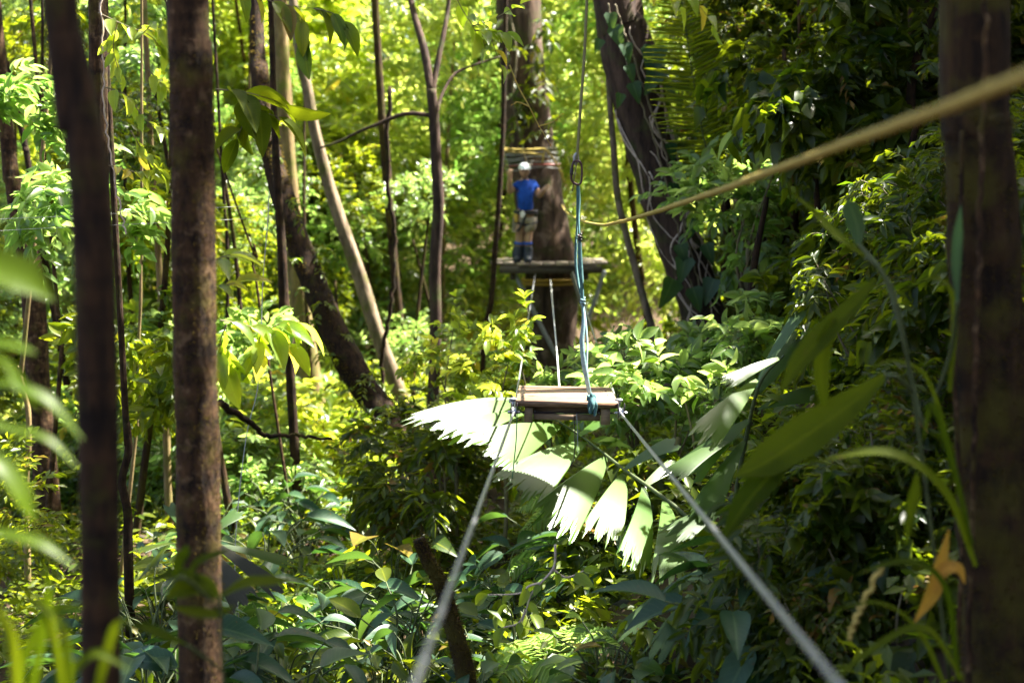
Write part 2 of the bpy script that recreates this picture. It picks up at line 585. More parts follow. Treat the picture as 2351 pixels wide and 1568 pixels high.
M['wood'] = plainmat('wood', (.30, .18, .105), 0.6, scale=9, stretch=(2, 26, 26), c2=(.085, .045, .024), bump=.4)
M['wood_dark'] = plainmat('wood_dark', (.24, .165, .095), 0.75, scale=10, stretch=(2, 18, 18), c2=(.10, .065, .036), bump=.4)
M['deck'] = plainmat('deck', (.26, .21, .16), 0.8, scale=8, stretch=(3, 14, 14), c2=(.12, .095, .07))
M['deck_dark'] = plainmat('deck_dark', (.10, .085, .065), 0.85, scale=8, stretch=(3, 14, 14), c2=(.05, .04, .03))
M['steel'] = plainmat('steel', (.30, .30, .32), 0.45, 0.8, .5, 300)
M['zinc'] = plainmat('zinc', (.42, .42, .43), 0.45, 0.85, .4, 60)
M['black_metal'] = plainmat('black_metal', (.05, .04, .045), 0.4, 0.6, .4, 60)
M['purple_metal'] = plainmat('purple_metal', (.085, .045, .05), 0.35, 0.6, .4, 60)
M['pole'] = plainmat('pole', (.34, .37, .42), 0.5, 0.3, .3, 20)
M['yellow_rope'] = plainmat('yellow_rope', (.42, .32, .085), 0.85, 0, .45, 160, .12, bump=.5)
M['olive_rope'] = plainmat('olive_rope', (.22, .20, .09), 0.8, 0, .4, 120, .2, bump=.4)
M['white_cord'] = plainmat('white_cord', (.72, .72, .68), 0.7, 0, .25, 120, .2)
M['grey_rope'] = plainmat('grey_rope', (.42, .42, .40), 0.8, 0, .4, 120, .2)
M['green_cord'] = plainmat('green_cord', (.04, .16, .07), 0.7, 0, .3, 120, .2)
M['teal_web'] = plainmat('teal_web', (.085, .17, .17), 0.85, 0, .45, 60, .2, bump=.3, c2=(.03, .085, .09))
M['pale_web'] = plainmat('pale_web', (.24, .35, .36), 0.8, 0, .35, 60, .2, bump=.3, c2=(.11, .20, .22))
M['red_cord'] = plainmat('red_cord', (.26, .07, .05), 0.8, 0, .4, 90)
M['yellow_strap'] = plainmat('yellow_strap', (.55, .36, .06), 0.7, 0, .3, 60)
M['skin'] = plainmat('skin', (.42, .25, .16), 0.55, 0, .2, 30)
M['eye'] = plainmat('eye', (.03, .02, .02), 0.3, 0, .2, 30)
M['shirt'] = plainmat('shirt', (.014, .070, .40), 0.85, 0, .6, 9, .15)
M['shorts'] = plainmat('shorts', (.38, .33, .26), 0.85, 0, .5, 9, .15)
M['sock'] = plainmat('sock', (.03, .10, .50), 0.8, 0, .3, 30, .2)
M['boot'] = plainmat('boot', (.012, .018, .032), 0.5, 0, .3, 30)
M['helmet'] = plainmat('helmet', (.66, .72, .74), 0.4, 0, .12, 20)
M['harness'] = plainmat('harness', (.025, .025, .035), 0.7, 0, .3, 60)
M['soil'] = plainmat('soil', (.075, .050, .030), 0.95, 0, .5, 4, .1, c2=(.022, .015, .009), bump=.5)

# ------------------------------------------------------------------ the ground
xs = np.concatenate([np.linspace(-260, -31, 12), np.linspace(-30, 30, 161), np.linspace(31, 260, 12)])
ys = np.concatenate([np.linspace(-60, -4, 8), np.linspace(-3, 60, 170), np.linspace(64, 400, 14)])
gx, gy = np.meshgrid(xs, ys, indexing='ij')
gz_ = ground_z(gx, np.minimum(gy, 75))
i, j = np.meshgrid(np.arange(len(xs) - 1), np.arange(len(ys) - 1), indexing='ij')
ny = len(ys)
q = np.stack([i * ny + j, (i + 1) * ny + j, (i + 1) * ny + j + 1, i * ny + j + 1], -1).reshape(-1, 4)
mb = MB()
mb.add(np.stack([gx, gy, gz_], -1).reshape(-1, 3), q)
tag(mb.build('ground', M['soil']), 'brown forest floor falling from the steep slope into the gully', 'ground', kind='structure')

# points kept sunlit: canopy leaves are left out along the sun's path to each
LIT = [(P(1300, 920, 8.2), 0.62), (P(1180, 1000, 9.3), .75), (P(1060, 960, 9.5), .5), (P(1280, 1110, 8.7), .6), (P(1430, 1190, 7.6), .45), (P(1455, 1260, 7.3), .25),
       (P(1665, 955, 6.9), .16), (P(1700, 880, 7.1), .05),(P(590, 780, 7.0), .25), *[(P(496 + .014 * y_, y_, 4.9), .14) for y_ in range(560, 1560, 140)], (P(1550, 850, 9.5), .3),
       (P(1170, 840, 10.2), .6), (P(30, 900, 2.3), .35), (P(60, 1350, 2.3), .3), (P(1680, 400, 13), .5),
       (P(1760, 1250, 6.3), .16), (P(1990, 1430, 5.4), .14), (P(2080, 640, 8.5), .22), (P(1950, 330, 11.5), .22), (P(2080, 1530, 5), .06), (P(1600, 1450, 6.3), .04),
       (P(1880, 620, 9.8), .16), (P(2060, 180, 12), .2)]


def open_to_sun(p):
    keep = np.ones(len(p), bool)
    for c, r in LIT:
        w = p - c
        s = w @ SUN_DIR
        dist = np.linalg.norm(w - s[:, None] * SUN_DIR, axis=1)
        keep &= ~((dist < r + .14) & (s > 1.0))
    return keep


# ------------------------------------------------------------------ trees whose trunks the photograph shows
def crown_at(name, parent, g, c, r, n, leafL, mat, tpl=T_FAR, squash=0.5, keep=None, hollow=.2, local=None):
    mb = MB()
    k = max(3, int(n / 40))
    cl = c + in_ball(g, k, .1) * np.array([r, r, r * squash])
    per = max(1, n // k // 8)
    st = np.repeat(cl, per, 0) + in_ball(g, k * per, .1) * r * 0.25
    dr = in_ball(g, len(st), .5) + np.array([0, 0, -.1])
    sprays(mb, g, st, dr, r * .32, 9, leafL, .42, tpl, keep=keep)
    return mb.build(name, mat, parent)


def trunk_tree(name, label, cat, pts, Ys, mat, seed, sides=14, top=None, root=True, rough=.05, crown=None, crown_mat='shade_leaf', flare=1.0, knots=0, step=.12):
    """pts: (px centre, py, px width) down or up the trunk; it is carried on to the ground and to its crown."""
    Ys = Ys if hasattr(Ys, '__len__') else [Ys] * len(pts)
    c = [P(x, y, Y) for (x, y, w), Y in zip(pts, Ys)]
    r = [S(w, Y) / 2 for (x, y, w), Y in zip(pts, Ys)]
    if c[0][2] < c[-1][2]:
        c, r = c[::-1], r[::-1]
    if top is not None:                         # carry on upwards
        d = nrm(c[0] - c[1])
        d = nrm(d + np.array([0, 0, .6]))
        L = (top - c[0][2]) / d[2]
        c = [c[0] + d * L, c[0] + d * L * .5] + c
        r = [r[0] * .6, r[0] * .85] + r
    if root:
        d = c[-1] - c[-2]
        d = nrm(d) if d[2] < -.01 else np.array([0, 0, -1.0])
        p = c[-1].copy()
        for _ in range(200):
            if p[2] < ground_z(p[0], p[1]) - .25:
                break
            p = p + d * .1
        if np.linalg.norm(p - c[-1]) > .15:
            c.append(p)
            r.append(r[-1] * 1.15 * flare)
    c, r = np.array(c), np.array(r)
    L = np.sum(np.linalg.norm(np.diff(c, axis=0), axis=1))
    n = max(8, int(L / step))
    pp = catmull(c, n)
    rr = np.interp(np.linspace(0, len(r) - 1, n), np.arange(len(r)), r)
    base = pp[-1]
    t = thing(name, label, cat, base)
    mb = MB()
    tube(mb, pp - base, rr, sides, rough, seed, knots=knots)
    mb.build('trunk', mat, t)
    if crown:
        g = np.random.default_rng(seed + 900)
        cr, cn = crown
        bb = base
        crown_at('crown', t, g, pp[0] - bb, cr, cn, .34, M[crown_mat], keep=lambda p: open_to_sun(p + bb))
    return t, pp, rr, base


TR = {}
TR['t1'] = trunk_tree('slim_tree', 'thin dark trunk closest to the lens, out of focus and bowed at its top', 'tree',
                      [(136, -10, 76), (152, 90, 78), (178, 220, 82), (199, 360, 87), (212, 520, 91), (222, 800, 92), (228, 1150, 90), (232, 1568, 90)], 3.1,
                      M['bark_dark'], 1, 20, 7.5, crown=(2.0, 700), rough=.018, step=.05)
TR['t2'] = trunk_tree('slim_tree', 'straight upright brown trunk with a sunlit mossy edge and lichen patches', 'tree',
                      [(431, -10, 93), (436, 100, 95), (440, 300, 97), (444, 500, 98), (448, 800, 98), (455, 1100, 100), (462, 1568, 102)], 4.9,
                      M['bark_brown'], 2, 28, 8.5, crown=(2.2, 800), rough=.038, knots=.5, step=.04)
TR['t3'] = trunk_tree('mossy_tree', 'big dark red-brown mossy trunk with a pale vine running down it', 'tree',
                      [(2238, -10, 150), (2245, 300, 150), (2258, 600, 155), (2272, 900, 165), (2290, 1200, 180), (2310, 1568, 200)], 4.4,
                      M['bark_mossy'], 3, 32, 8.0, crown=(2.6, 1000), rough=.05, knots=.6, flare=1.3, step=.05)
TR['t0'] = trunk_tree('mossy_tree', 'thin lichen-spotted trunk between the blurred dark trunk and the straight brown trunk', 'tree',
                      [(224, -10, 44), (226, 150, 42), (228, 300, 40), (232, 420, 36), (238, 700, 34)], 8.5,
                      M['bark_brown'], 4, 14, 6.5, rough=.06)
TR['t4'] = trunk_tree('leaning_tree', 'dark trunk leaning down to the right, thickest of the leaning trunks in the valley', 'tree',
                      [(590, 60, 32), (596, 180, 40), (612, 300, 45), (640, 420, 49), (690, 570, 54), (752, 730, 60), (825, 870, 64), (893, 965, 70)],
                      [15.5, 15.2, 15, 14.8, 14.5, 14.2, 14, 13.8], M['bark_dark'], 5, 18, 6.5, rough=.07, knots=.6)
TR['t5'] = trunk_tree('leaning_tree', 'pale sunlit trunk leaning beyond the dark leaning trunk', 'tree',
                      [(685, 100, 22), (705, 200, 24), (725, 310, 26), (765, 460, 30), (820, 620, 33), (868, 770, 35), (912, 890, 36)], 18.5,
                      M['bark_pale'], 6, 16, 7, crown=(2.2, 600), crown_mat='far_leaf', rough=.05)
TR['t6'] = trunk_tree('tan_tree', 'tan upright trunk standing behind the dark leaning trunk, sunlit and slightly bowed', 'tree',
                      [(645, 60, 34), (652, 200, 36), (660, 350, 36), (672, 500, 38), (690, 700, 46), (712, 880, 56)], 20.5,
                      M['bark_tan'], 7, 14, 8, crown=(2.4, 600), crown_mat='far_leaf', rough=.05)
TR['t7'] = trunk_tree('slim_tree', 'thin black crooked stem crossing below the dark leaning trunk', 'tree',
                      [(625, 120, 14), (632, 330, 16), (646, 560, 22), (652, 700, 24), (662, 760, 26), (668, 870, 22)], 13.5,
                      M['bark_dark'], 8, 10, 5, rough=.08)
TR['t8'] = trunk_tree('slim_tree', 'thin greenish pole stem just left of the straight brown trunk', 'tree',
                      [(344, 280, 13), (352, 420, 14), (362, 560, 14), (370, 700, 16), (378, 850, 16), (382, 980, 17)], 13,
                      M['bark_tan'], 9, 10, 4, rough=.05)
TR['t9'] = trunk_tree('slim_tree', 'slim mossy dark trunk between the leaning trunks and the forked tree', 'tree',
                      [(872, 200, 18), (882, 330, 22), (896, 500, 22), (908, 640, 20), (920, 760, 22)], 21,
                      M['bark_mossy'], 10, 10, 7, crown=(2.0, 500), crown_mat='far_leaf', rough=.08)
TR['t12'] = trunk_tree('slim_tree', 'thin black sapling stem just left of the platform tree, under its deck edge', 'tree',
                       [(1160, 60, 10), (1156, 250, 11), (1148, 420, 12), (1136, 580, 13), (1128, 690, 14), (1112, 760, 13), (1108, 840, 13)], 21.8,
                       M['bark_dark'], 11, 8, 6, rough=.06)
TR['t14'] = trunk_tree('slim_tree', 'thin pale crooked sapling stem beside the vine-covered leaning trunk', 'tree',
                       [(1398, 200, 12), (1408, 330, 14), (1418, 450, 15), (1438, 540, 16), (1468, 650, 17), (1496, 750, 18)], 15,
                       M['bark_pale'], 12, 8, 4.5, rough=.06)
TR['t15'] = trunk_tree('slim_tree', 'dark straight thin stem behind the hanging palm frond', 'tree',
                       [(1662, -10, 17), (1664, 120, 17), (1666, 260, 16), (1668, 420, 17)], 16,
                       M['bark_dark'], 13, 10, 6, crown=(2.0, 500), rough=.05)
TR['t16'] = trunk_tree('mossy_tree', 'stout mossy trunk half hidden in leaves beside the blurred dark trunk', 'tree',
                       [(18, 330, 34), (30, 420, 40), (50, 520, 46), (72, 640, 50), (90, 900, 54)], 13.5,
                       M['bark_brown'], 14, 16, 6, rough=.09)
TR['t17'] = trunk_tree('slim_tree', 'brownish straight trunk high on the slope near the big mossy trunk', 'tree',
                       [(2100, -10, 30), (2102, 120, 30), (2104, 260, 30), (2106, 400, 32)], 12,
                       M['bark_brown'], 15, 12, 6, crown=(2.2, 600), rough=.06)

# forked slim tree
t, pp, rr, base = trunk_tree('forked_tree', 'slim dark tree that forks into a narrow Y with a long side branch', 'tree',
                             [(990, 205, 22), (996, 270, 24), (1003, 400, 26), (1006, 480, 27), (998, 620, 28), (1000, 750, 28), (993, 930, 30)], 17,
                             M['bark_vine'], 16, 12, None, rough=.06)
for pts_, w0, w1 in (([(990, 215), (975, 120), (955, 50), (940, -10), (915, -120), (890, -420)], 20, 11), ([(992, 215), (1008, 130), (1022, 60), (1032, -10), (1060, -300)], 15, 8),
                     ([(1003, 260), (1016, 215), (1045, 170), (1095, 148), (1150, 130)], 9, 4), ([(994, 266), (930, 262), (870, 285), (830, 300), (780, 325), (735, 340)], 11, 5)):
    mb = MB()
    ctl = [P(x, y, 17 + .15 * k) for k, (x, y) in enumerate(pts_)]
    tube(mb, catmull(ctl, 26) - base, np.linspace(S(w0, 17) / 2, S(w1, 17) / 2, 26), 9, .06, len(pts_))
    mb.build('branch', M['bark_vine'], t)
g = np.random.default_rng(77)
crown_at('crown', t, g, P(985, -520, 17) - base, 2.2, 500, .3, M['far_leaf'])

# platform tree
t11, pp11, rr11, b11 = trunk_tree('platform_tree', 'tall broad trunk that carries the wooden platform, darker on one side', 'tree',
                                  [(1190, -10, 100), (1200, 150, 102), (1212, 320, 112), (1232, 420, 108), (1250, 520, 116), (1266, 610, 122), (1268, 700, 118), (1262, 780, 116), (1262, 860, 128)], 23.6,
                                  M['bark_tree'], 17, 30, 11, crown=(3.2, 900), crown_mat='far_leaf', rough=.045, flare=1.4)
# vine-covered leaning trunk
t13, pp13, rr13, b13 = trunk_tree('vine_covered_tree', 'thick dark leaning trunk hung with roots, vines and big climber leaves', 'tree',
                                  [(1412, -10, 112), (1430, 80, 114), (1457, 200, 118), (1482, 300, 114), (1508, 400, 110), (1540, 500, 106), (1575, 600, 104), (1610, 700, 100), (1640, 800, 100)], 15,
                                  M['bark_vine'], 18, 26, 7.5, crown=(2.8, 900), rough=.08, knots=.4)
mb = MB()
g = np.random.default_rng(5)
for k in range(16):                                   # aerial roots that hug the trunk
    a0 = g.uniform(3.3, 6.2)
    s0, s1 = sorted(g.uniform(.25, .98, 2))
    s1 = max(s1, s0 + .2)
    m = 30
    ss = np.linspace(s0, min(s1, .99), m)
    idx = ss * (len(pp13) - 1)
    ctr = np.stack([np.interp(idx, np.arange(len(pp13)), pp13[:, a]) for a in range(3)], 1)
    rad = np.interp(idx, np.arange(len(rr13)), rr13)
    an = a0 + .5 * np.sin(ss * g.uniform(15, 40) + g.uniform(0, 6)) + .2 * g.normal(size=m).cumsum() * .2
    pts_ = ctr + (rad * 1.03)[:, None] * np.stack([np.cos(an), np.sin(an), 0 * an], 1)
    tube(mb, pts_ - b13, g.uniform(.006, .014), 5)
mb.build('aerial_root', M['pale_stem'], t13)
for o in t13.children:
    if o.name.startswith('aerial_root'):
        o['kind'] = 'stuff'

# moss fuzz on the straight trunk and the mossy trunk
for key, nm, n_, h_ in (('t2', 'moss', 7000, .009), ('t3', 'moss', 4200, .014)):
    tt, pp, rr, base = TR[key]
    g = np.random.default_rng(11)
    idx = g.uniform(.35 * len(pp), len(pp) - 2, n_)
    ctr = np.stack([np.interp(idx, np.arange(len(pp)), pp[:, a]) for a in range(3)], 1)
    rad = np.interp(idx, np.arange(len(rr)), rr)
    an = g.uniform(0, 6.283, n_)
    out = np.stack([np.cos(an), np.sin(an), 0 * an], 1)
    mb = MB()
    leaves(mb, T_NEEDLE, ctr + out * (rad * .98)[:, None] - base, out + .5 * g.normal(size=(n_, 3)), g.normal(size=(n_, 3)), h_ * g.uniform(.5, 1.6, n_), .0011, g.uniform(0, 1, n_))
    o = mb.build(nm, M['moss'], tt)
    o['kind'] = 'stuff'

# pale vine down the big mossy trunk
_, pp, rr, base = TR['t3']
mb = MB()
pts_ = catmull([P(x, y, 4.4 - .17) for x, y in ((2262, -40), (2260, 200), (2254, 420), (2246, 640), (2238, 900), (2232, 1150), (2226, 1400), (2222, 1600))], 60)
g = np.random.default_rng(3)
tube(mb, pts_ + g.normal(0, .003, pts_.shape), .009, 7)
for sx, rad_ in ((2200, .007),):
    pts_ = catmull([P(sx + 10 * math.sin(k * 1.7 + sx), 300 + 230 * k, 4.28) for k in range(7)], 50)
    tube(mb, pts_, rad_, 6)
tag(mb.build('vine', M['bark_brown'], loc=P(2222, 1600, 4.3)), 'thin brown vine running down the face of the big mossy trunk', 'vine')

# small ferns and moss clinging to the dark leaning trunk
ge = np.random.default_rng(67)
_, pp4, rr4, b4 = TR['t4']
el0 = pp4[len(pp4) // 2]
el = thing('climbing_plant', 'small ferns and leaves clinging to the dark leaning trunk', 'climber', el0)
mbe, mse = MB(), MB()
n4 = 60
i4 = ge.integers(int(.35 * len(pp4)), len(pp4) - 4, n4)
a4 = ge.uniform(math.pi * .95, math.pi * 2.05, n4)
st4 = pp4[i4] + (rr4[i4] * .95)[:, None] * np.stack([np.cos(a4), np.sin(a4), 0 * a4], 1)
sprays(mbe, ge, st4 - el0, np.stack([np.cos(a4), np.sin(a4) - .3, ge.uniform(-.4, .8, n4)], 1), ge.uniform(.10, .3, n4), 8, .075, .42, T_MID, sag=.4)
mbe.build('foliage', M['shade_leaf'], el)
i5 = ge.integers(int(.2 * len(pp4)), len(pp4) - 4, 5000)
a5 = ge.uniform(math.pi, math.pi * 2, 5000)
o5 = np.stack([np.cos(a5), np.sin(a5), .2 + 0 * a5], 1)
ok5 = np.sin(i5 * .35 + 2 * np.sin(a5 * 2)) > .1
mso = MB()
leaves(mso, T_NEEDLE, (pp4[i5] + rr4[i5][:, None] * o5 * [1, 1, 0] + ge.normal(0, .03, (5000, 3)) * [0, 0, 1] - el0)[ok5], (o5 + .6 * ge.normal(size=(5000, 3)))[ok5], ge.normal(size=(5000, 3))[ok5], .03, .006, ge.uniform(0, 1, 5000)[ok5])
mo_ = mso.build('moss', M['moss'], el)
mo_['kind'] = 'stuff'

# epiphytes and moss on the platform tree
ge = np.random.default_rng(66)
ee0 = P(1200, 330, 23.3)
ep = thing('climbing_plant', 'dark epiphyte leaves growing on the platform tree above the wound ropes', 'climber', ee0)
mbe, mse = MB(), MB()
ne = 26
ti = ge.uniform(0, 1, ne)
yy = 20 + 300 * ti
cx_ = np.interp(yy, [0, 150, 320], [1190, 1200, 1212])
stp = np.array([P(cx_[k_] + ge.uniform(-50, 62), yy[k_], 23.15) for k_ in range(ne)])
sprays(mbe, ge, stp - ee0, ge.normal(size=(ne, 3)) * [1, .3, .5] + [0, -.7, -.3], ge.uniform(.25, .55, ne), 8, .19, .4, T_MID, sag=.5, twigs=mse)
mbe.build('foliage', M['dark_leaf'], ep)
tube(mse, catmull([P(1168, 20, 23.2), P(1185, 120, 23.15), P(1178, 230, 23.15), P(1200, 340, 23.1), P(1215, 400, 23.1)], 30) - ee0, .02, 6)
so_ = mse.build('stem', M['stem'], ep)
so_['kind'] = 'stuff'
mbe = MB()
gt = np.random.default_rng(404)
for k, (px_, y0_, y1_, Y_, w_) in enumerate(((520, 420, 900, 15, 9), (585, 520, 720, 13, 6), 
                                             (320, 500, 1000, 11, 8), (290, 900, 1240, 9, 20), (130, 700, 1100, 12, 12), (60, 760, 1200, 11, 14), (40, 80, 420, 15, 14), (1850, 60, 420, 13, 9), (1940, 120, 520, 12, 8), (2040, 40, 420, 12.5, 9))):
    sl_ = gt.normal(0, 26)
    trunk_tree('slender_stem', 'x', 'stem', [(px_ + sl_ * (f_ - .5) + gt.normal(0, 5), y0_ + (y1_ - y0_) * f_, w_ * (.8 + .3 * f_)) for f_ in np.linspace(0, 1, 6)], Y_,
               M[('bark_dark', 'bark_brown', 'bark_tan')[k % 3]], 300 + k, 8, 6.5, rough=.06, step=.2)
# ------------------------------------------------------------------ broken mossy stump, thin hanging vines
mb = MB()
pts_ = catmull([P(x, y, 6.5) for x, y in ((962, 1236), (985, 1290), (1012, 1340), (1030, 1400), (1052, 1480), (1068, 1540), (1082, 1640), (1090, 1800), (1094, 1960))], 60)
base = pts_[-1]
tube(mb, pts_, np.linspace(S(30, 6.5), S(54, 6.5), 60) / 2, 18, .07, 21)
st = mb.build('broken_stump', M['bark_mossy'], loc=base)
tag(st, 'broken mossy stem snapped off at its top, leaning up out of the undergrowth', 'stump')
g = np.random.default_rng(8)
mb = MB()
ii = g.integers(0, 60, 2600)
an = g.uniform(0, 6.28, 2600)
out = np.stack([np.cos(an), np.sin(an), .2 + 0 * an], 1)
leaves(mb, T_NEEDLE, pts_[ii] + g.normal(0, .012, (2600, 3)) * [0, 0, 1] + out * (np.linspace(S(30, 6.5), S(54, 6.5), 60) / 2)[ii][:, None] - base, out + .6 * g.normal(size=(2600, 3)), g.normal(size=(2600, 3)), .016, .003, g.uniform(0, 1, 2600))
o = mb.build('moss', M['moss'], st)
o['kind'] = 'stuff'


def line_thing(name, label, cat, pts, rad, mat, n=40, sides=6, jitter=0.0, group=None, seed=0, taut=False):
    ctl = [P(*p) for p in pts]
    pp = np.concatenate([np.linspace(a_, b_, n // 2) for a_, b_ in zip(ctl[:-1], ctl[1:])]) if taut else catmull(ctl, n)
    if taut:
        pp = pp[np.concatenate([[True], np.linalg.norm(np.diff(pp, axis=0), axis=1) > 1e-6])]
    if jitter:
        pp = pp + np.random.default_rng(seed).normal(0, jitter, pp.shape)
    mb = MB()
    tube(mb, pp, rad, 12 if taut else sides, strand=.05 if taut else 0)
    return tag(mb.build(name, mat, loc=pp[0]), label, cat, group)


line_thing('hanging_vine', 'pale thread-like vine hanging down the lichen-spotted thin trunk', 'vine',
           [(232, -30, 7.4), (236, 100, 7.4), (240, 250, 7.4), (262, 400, 7.4), (275, 470, 7.4), (290, 540, 7.4)], .0045, M['pale_stem'], 50, 6, .004)
line_thing('hanging_line', 'thin white cord hanging in a long bend beside the yellow leaf cluster', 'cord',
           [(618, 440, 8.2), (614, 520, 8.2), (604, 640, 8.2), (598, 800, 8.2), (590, 900, 8.2), (566, 1000, 8.2), (545, 1180, 8.2), (540, 1330, 8.2), (556, 1480, 8.2), (566, 1620, 8.2)], .003, M['grey_rope'], 60)
line_thing('thin_wire', 'upper of two thin grey wires stretched past the blurred dark trunk', 'wire', [(-60, 506, 8), (70, 500, 8), (200, 494, 8), (620, 470, 9.5)], .0013, M['grey_rope'])
line_thing('thin_wire', 'lower of two thin grey wires stretched past the blurred dark trunk', 'wire', [(-60, 534, 8), (70, 526, 8), (200, 520, 8), (620, 500, 9.5)], .0013, M['grey_rope'])
line_thing('mossy_branch', 'mossy fallen branch reaching out from the straight brown trunk toward the white-tipped twig', 'branch',
           [(505, 925, 6), (560, 960, 6.2), (610, 1000, 6.4), (680, 1000, 6.5), (760, 1010, 6.6)], np.linspace(.016, .006, 40), M['bark_mossy'], 40, 8, .004)
line_thing('liana', 'dark liana hanging in a loose curve between the forked tree and the slim mossy trunk', 'vine',
           [(895, 200, 18), (890, 400, 18), (905, 560, 18), (898, 700, 18), (880, 800, 18), (876, 900, 18), (862, 1000, 17)], .028, M['bark_dark'], 50, 8, .01)

# ------------------------------------------------------------------ cables, ropes, sling
YB = 8.0
line_thing('steel_cable', 'taut steel cable running under the swing seat end nearest the broken stump', 'cable',
           [(950, 1580, 1.97), (1180, 945, YB - .1), (1229, 628, 22.9)], .0062, M['steel'], 1200, 8, taut=True)
line_thing('steel_cable', 'taut steel cable running under the swing seat end nearest the lit palm', 'cable',
           [(1932, 1580, 1.97), (1424, 947, YB - .1), (1314, 622, 22.6)], .0066, M['steel'], 1200, 8, taut=True)
line_thing('pull_line', 'thin white cord trailing from the swing seat back to the platform', 'cord',
           [(1284, 888, 8.65), (1277, 790, 11), (1268, 690, 17), (1264, 640, 22.8)], .0055, M['white_cord'], 60)
# yellow rope sagging from near the lens
mb = MB()
a, b = P(2420, 150, 1.75), P(1385, 516, 9.5)
tt = np.linspace(0, 1, 900)[:, None]
pp = a * (1 - tt) + b * tt
pp[:, 2] -= 0.16 * 4 * (tt * (1 - tt))[:, 0] * .13
g = np.random.default_rng(12)
ppj = pp + np.cumsum(g.normal(0, .0005, pp.shape), 0) * .3
tube(mb, ppj, .0092, 14, strand=.07)
fz = g.integers(0, 900, 1500)
leaves(mb, T_NEEDLE, ppj[fz], g.normal(size=(1500, 3)), g.normal(size=(1500, 3)), g.uniform(.008, .02, 1500), .0009, g.uniform(0, 1, 1500))
p2 = catmull([ppj[-1], P(1362, 514, 9.9), P(1330, 505, 12), P(1300, 487, 17), P(1290, 470, 23.1)], 40)
tube(mb, p2, np.linspace(.0092, .007, 40), 8)
tag(mb.build('guide_rope', M['yellow_rope'], loc=a), 'thick yellow rope slanting in from the lens past the big mossy trunk', 'rope')

# hanging line, carabiner and sling above the seat
YS = 8.25
mb = MB()
pts_ = catmull([P(x, y, YS) for x, y in ((1392, -700), (1368, -260), (1350, -40), (1342, 120), (1332, 260), (1326, 345), (1323, 372))], 60)
g = np.random.default_rng(2)
tube(mb, pts_, .0085, 8)
hr = mb.build('hanging_rope', M['olive_rope'], loc=pts_[0])
tag(hr, 'olive rope hanging from the canopy down to the carabiner', 'rope')
mb = MB()
tube(mb, catmull([P(1323, 352, YS), P(1318, 362, YS - .01), P(1321, 378, YS), P(1327, 366, YS + .01), P(1325, 350, YS)], 20) - pts_[0], .008, 7)
mb.build('knot', M['grey_rope'], hr)
mb = MB()
tube(mb, catmull([P(1325, 372, YS - .015), P(1320, 400, YS - .02), P(1314, 440, YS - .01)], 14) - pts_[0], .004, 6)
mb.build('rope_tail', M['olive_rope'], hr)

loop = [(1318, 370), (1330, 371), (1335, 380), (1336, 398), (1334, 418), (1328, 424), (1318, 421), (1312, 412), (1312, 398), (1314, 380), (1318, 370)]
pts_ = catmull([P(x, y, YS - .02) for x, y in loop], 60)
cb = thing('carabiner', 'dark purple steel carabiner joining the hanging rope to the teal sling', 'carabiner', pts_[0])
mb = MB()
tube(mb, pts_ - pts_[0], .0062, 8)
mb.build('frame', M['purple_metal'], cb)
mb = MB()
tube(mb, np.linspace(P(1311.5, 402, YS - .02), P(1313, 386, YS - .02), 6) - pts_[0], .0098, 10)
mb.build('lock_sleeve', M['black_metal'], cb)


def webbing(mb, pts, width, Y, twist=0.0, n=50, phase=0.0):
    ctl = np.array([P(x, y, Y + dy) for x, y, dy in pts])
    pp = catmull(ctl, n)
    tg = nrm(np.gradient(pp, axis=0))
    s = np.linspace(0, 1, n)
    an = phase + twist * s
    side = np.stack([np.cos(an), np.sin(an), 0 * an], 1)
    side = nrm(side - tg * np.sum(side * tg, 1, keepdims=True))
    nn = np.cross(tg, side)
    wd = np.interp(s, np.linspace(0, 1, len(width)), width)[:, None] / 2
    th = .0018
    ring = [pp + side * wd + nn * th, pp - side * wd + nn * th, pp - side * wd - nn * th, pp + side * wd - nn * th]
    v = np.stack(ring, 1).reshape(-1, 3)
    q = []
    for i in range(n - 1):
        for j in range(4):
            q.append((i * 4 + j, i * 4 + (j + 1) % 4, i * 4 + 4 + (j + 1) % 4, i * 4 + 4 + j))
    mb.add(v, q)


so = P(1355, 908, 8.15)
sl = thing('webbing_sling', 'long teal webbing sling tied from the carabiner to the swing seat', 'sling', so)


def sling_part(name, segs, mat):
    mb = MB()
    for s_ in segs:
        webbing(mb, *s_)
    mb.v = [x - so for x in mb.v]
    return mb.build(name, mat, sl)


w = S(9, 8.2)
sling_part('upper_strap', [([(1327, 424, 0), (1329, 460, 0), (1328, 500, 0), (1331, 545, 0)], [w * .8, w, w * .9, w * .6], YS, 1.2),
                           ([(1326, 424, .01), (1326, 470, .012), (1325, 520, .012), (1322, 560, .02)], [w * .6, w * .6, w * .6, w * .7], YS, .9)], M['teal_web'])
sling_part('middle_strap', [([(1331, 548, 0), (1332, 590, 0), (1335, 640, 0), (1338, 690, 0)], [w * .8, w * 1.1, w * 1.15, w * .7], YS - .02, .4),
                            ([(1323, 558, .02), (1322, 600, .02), (1327, 645, .02), (1336, 690, .01)], [w * .7, w * .8, w * .8, w * .5], YS, .5, 50, .3)], M['teal_web'])
sling_part('lower_strap', [([(1338, 694, 0), (1340, 740, -.02), (1336, 790, -.04), (1343, 850, -.05), (1354, 906, -.05)], [w * .7, w * 1.0, w * 1.25, w * 1.3, w * 1.0], YS - .02, -.5, 50, .3),
                           ([(1338, 694, 0), (1344, 740, 0), (1348, 790, 0), (1348, 850, -.02), (1356, 906, -.04)], [w * .6, w * .8, w * .8, w * .8, w * .8], YS, .9, 50, .5)], M['pale_web'])
g = np.random.default_rng(31)
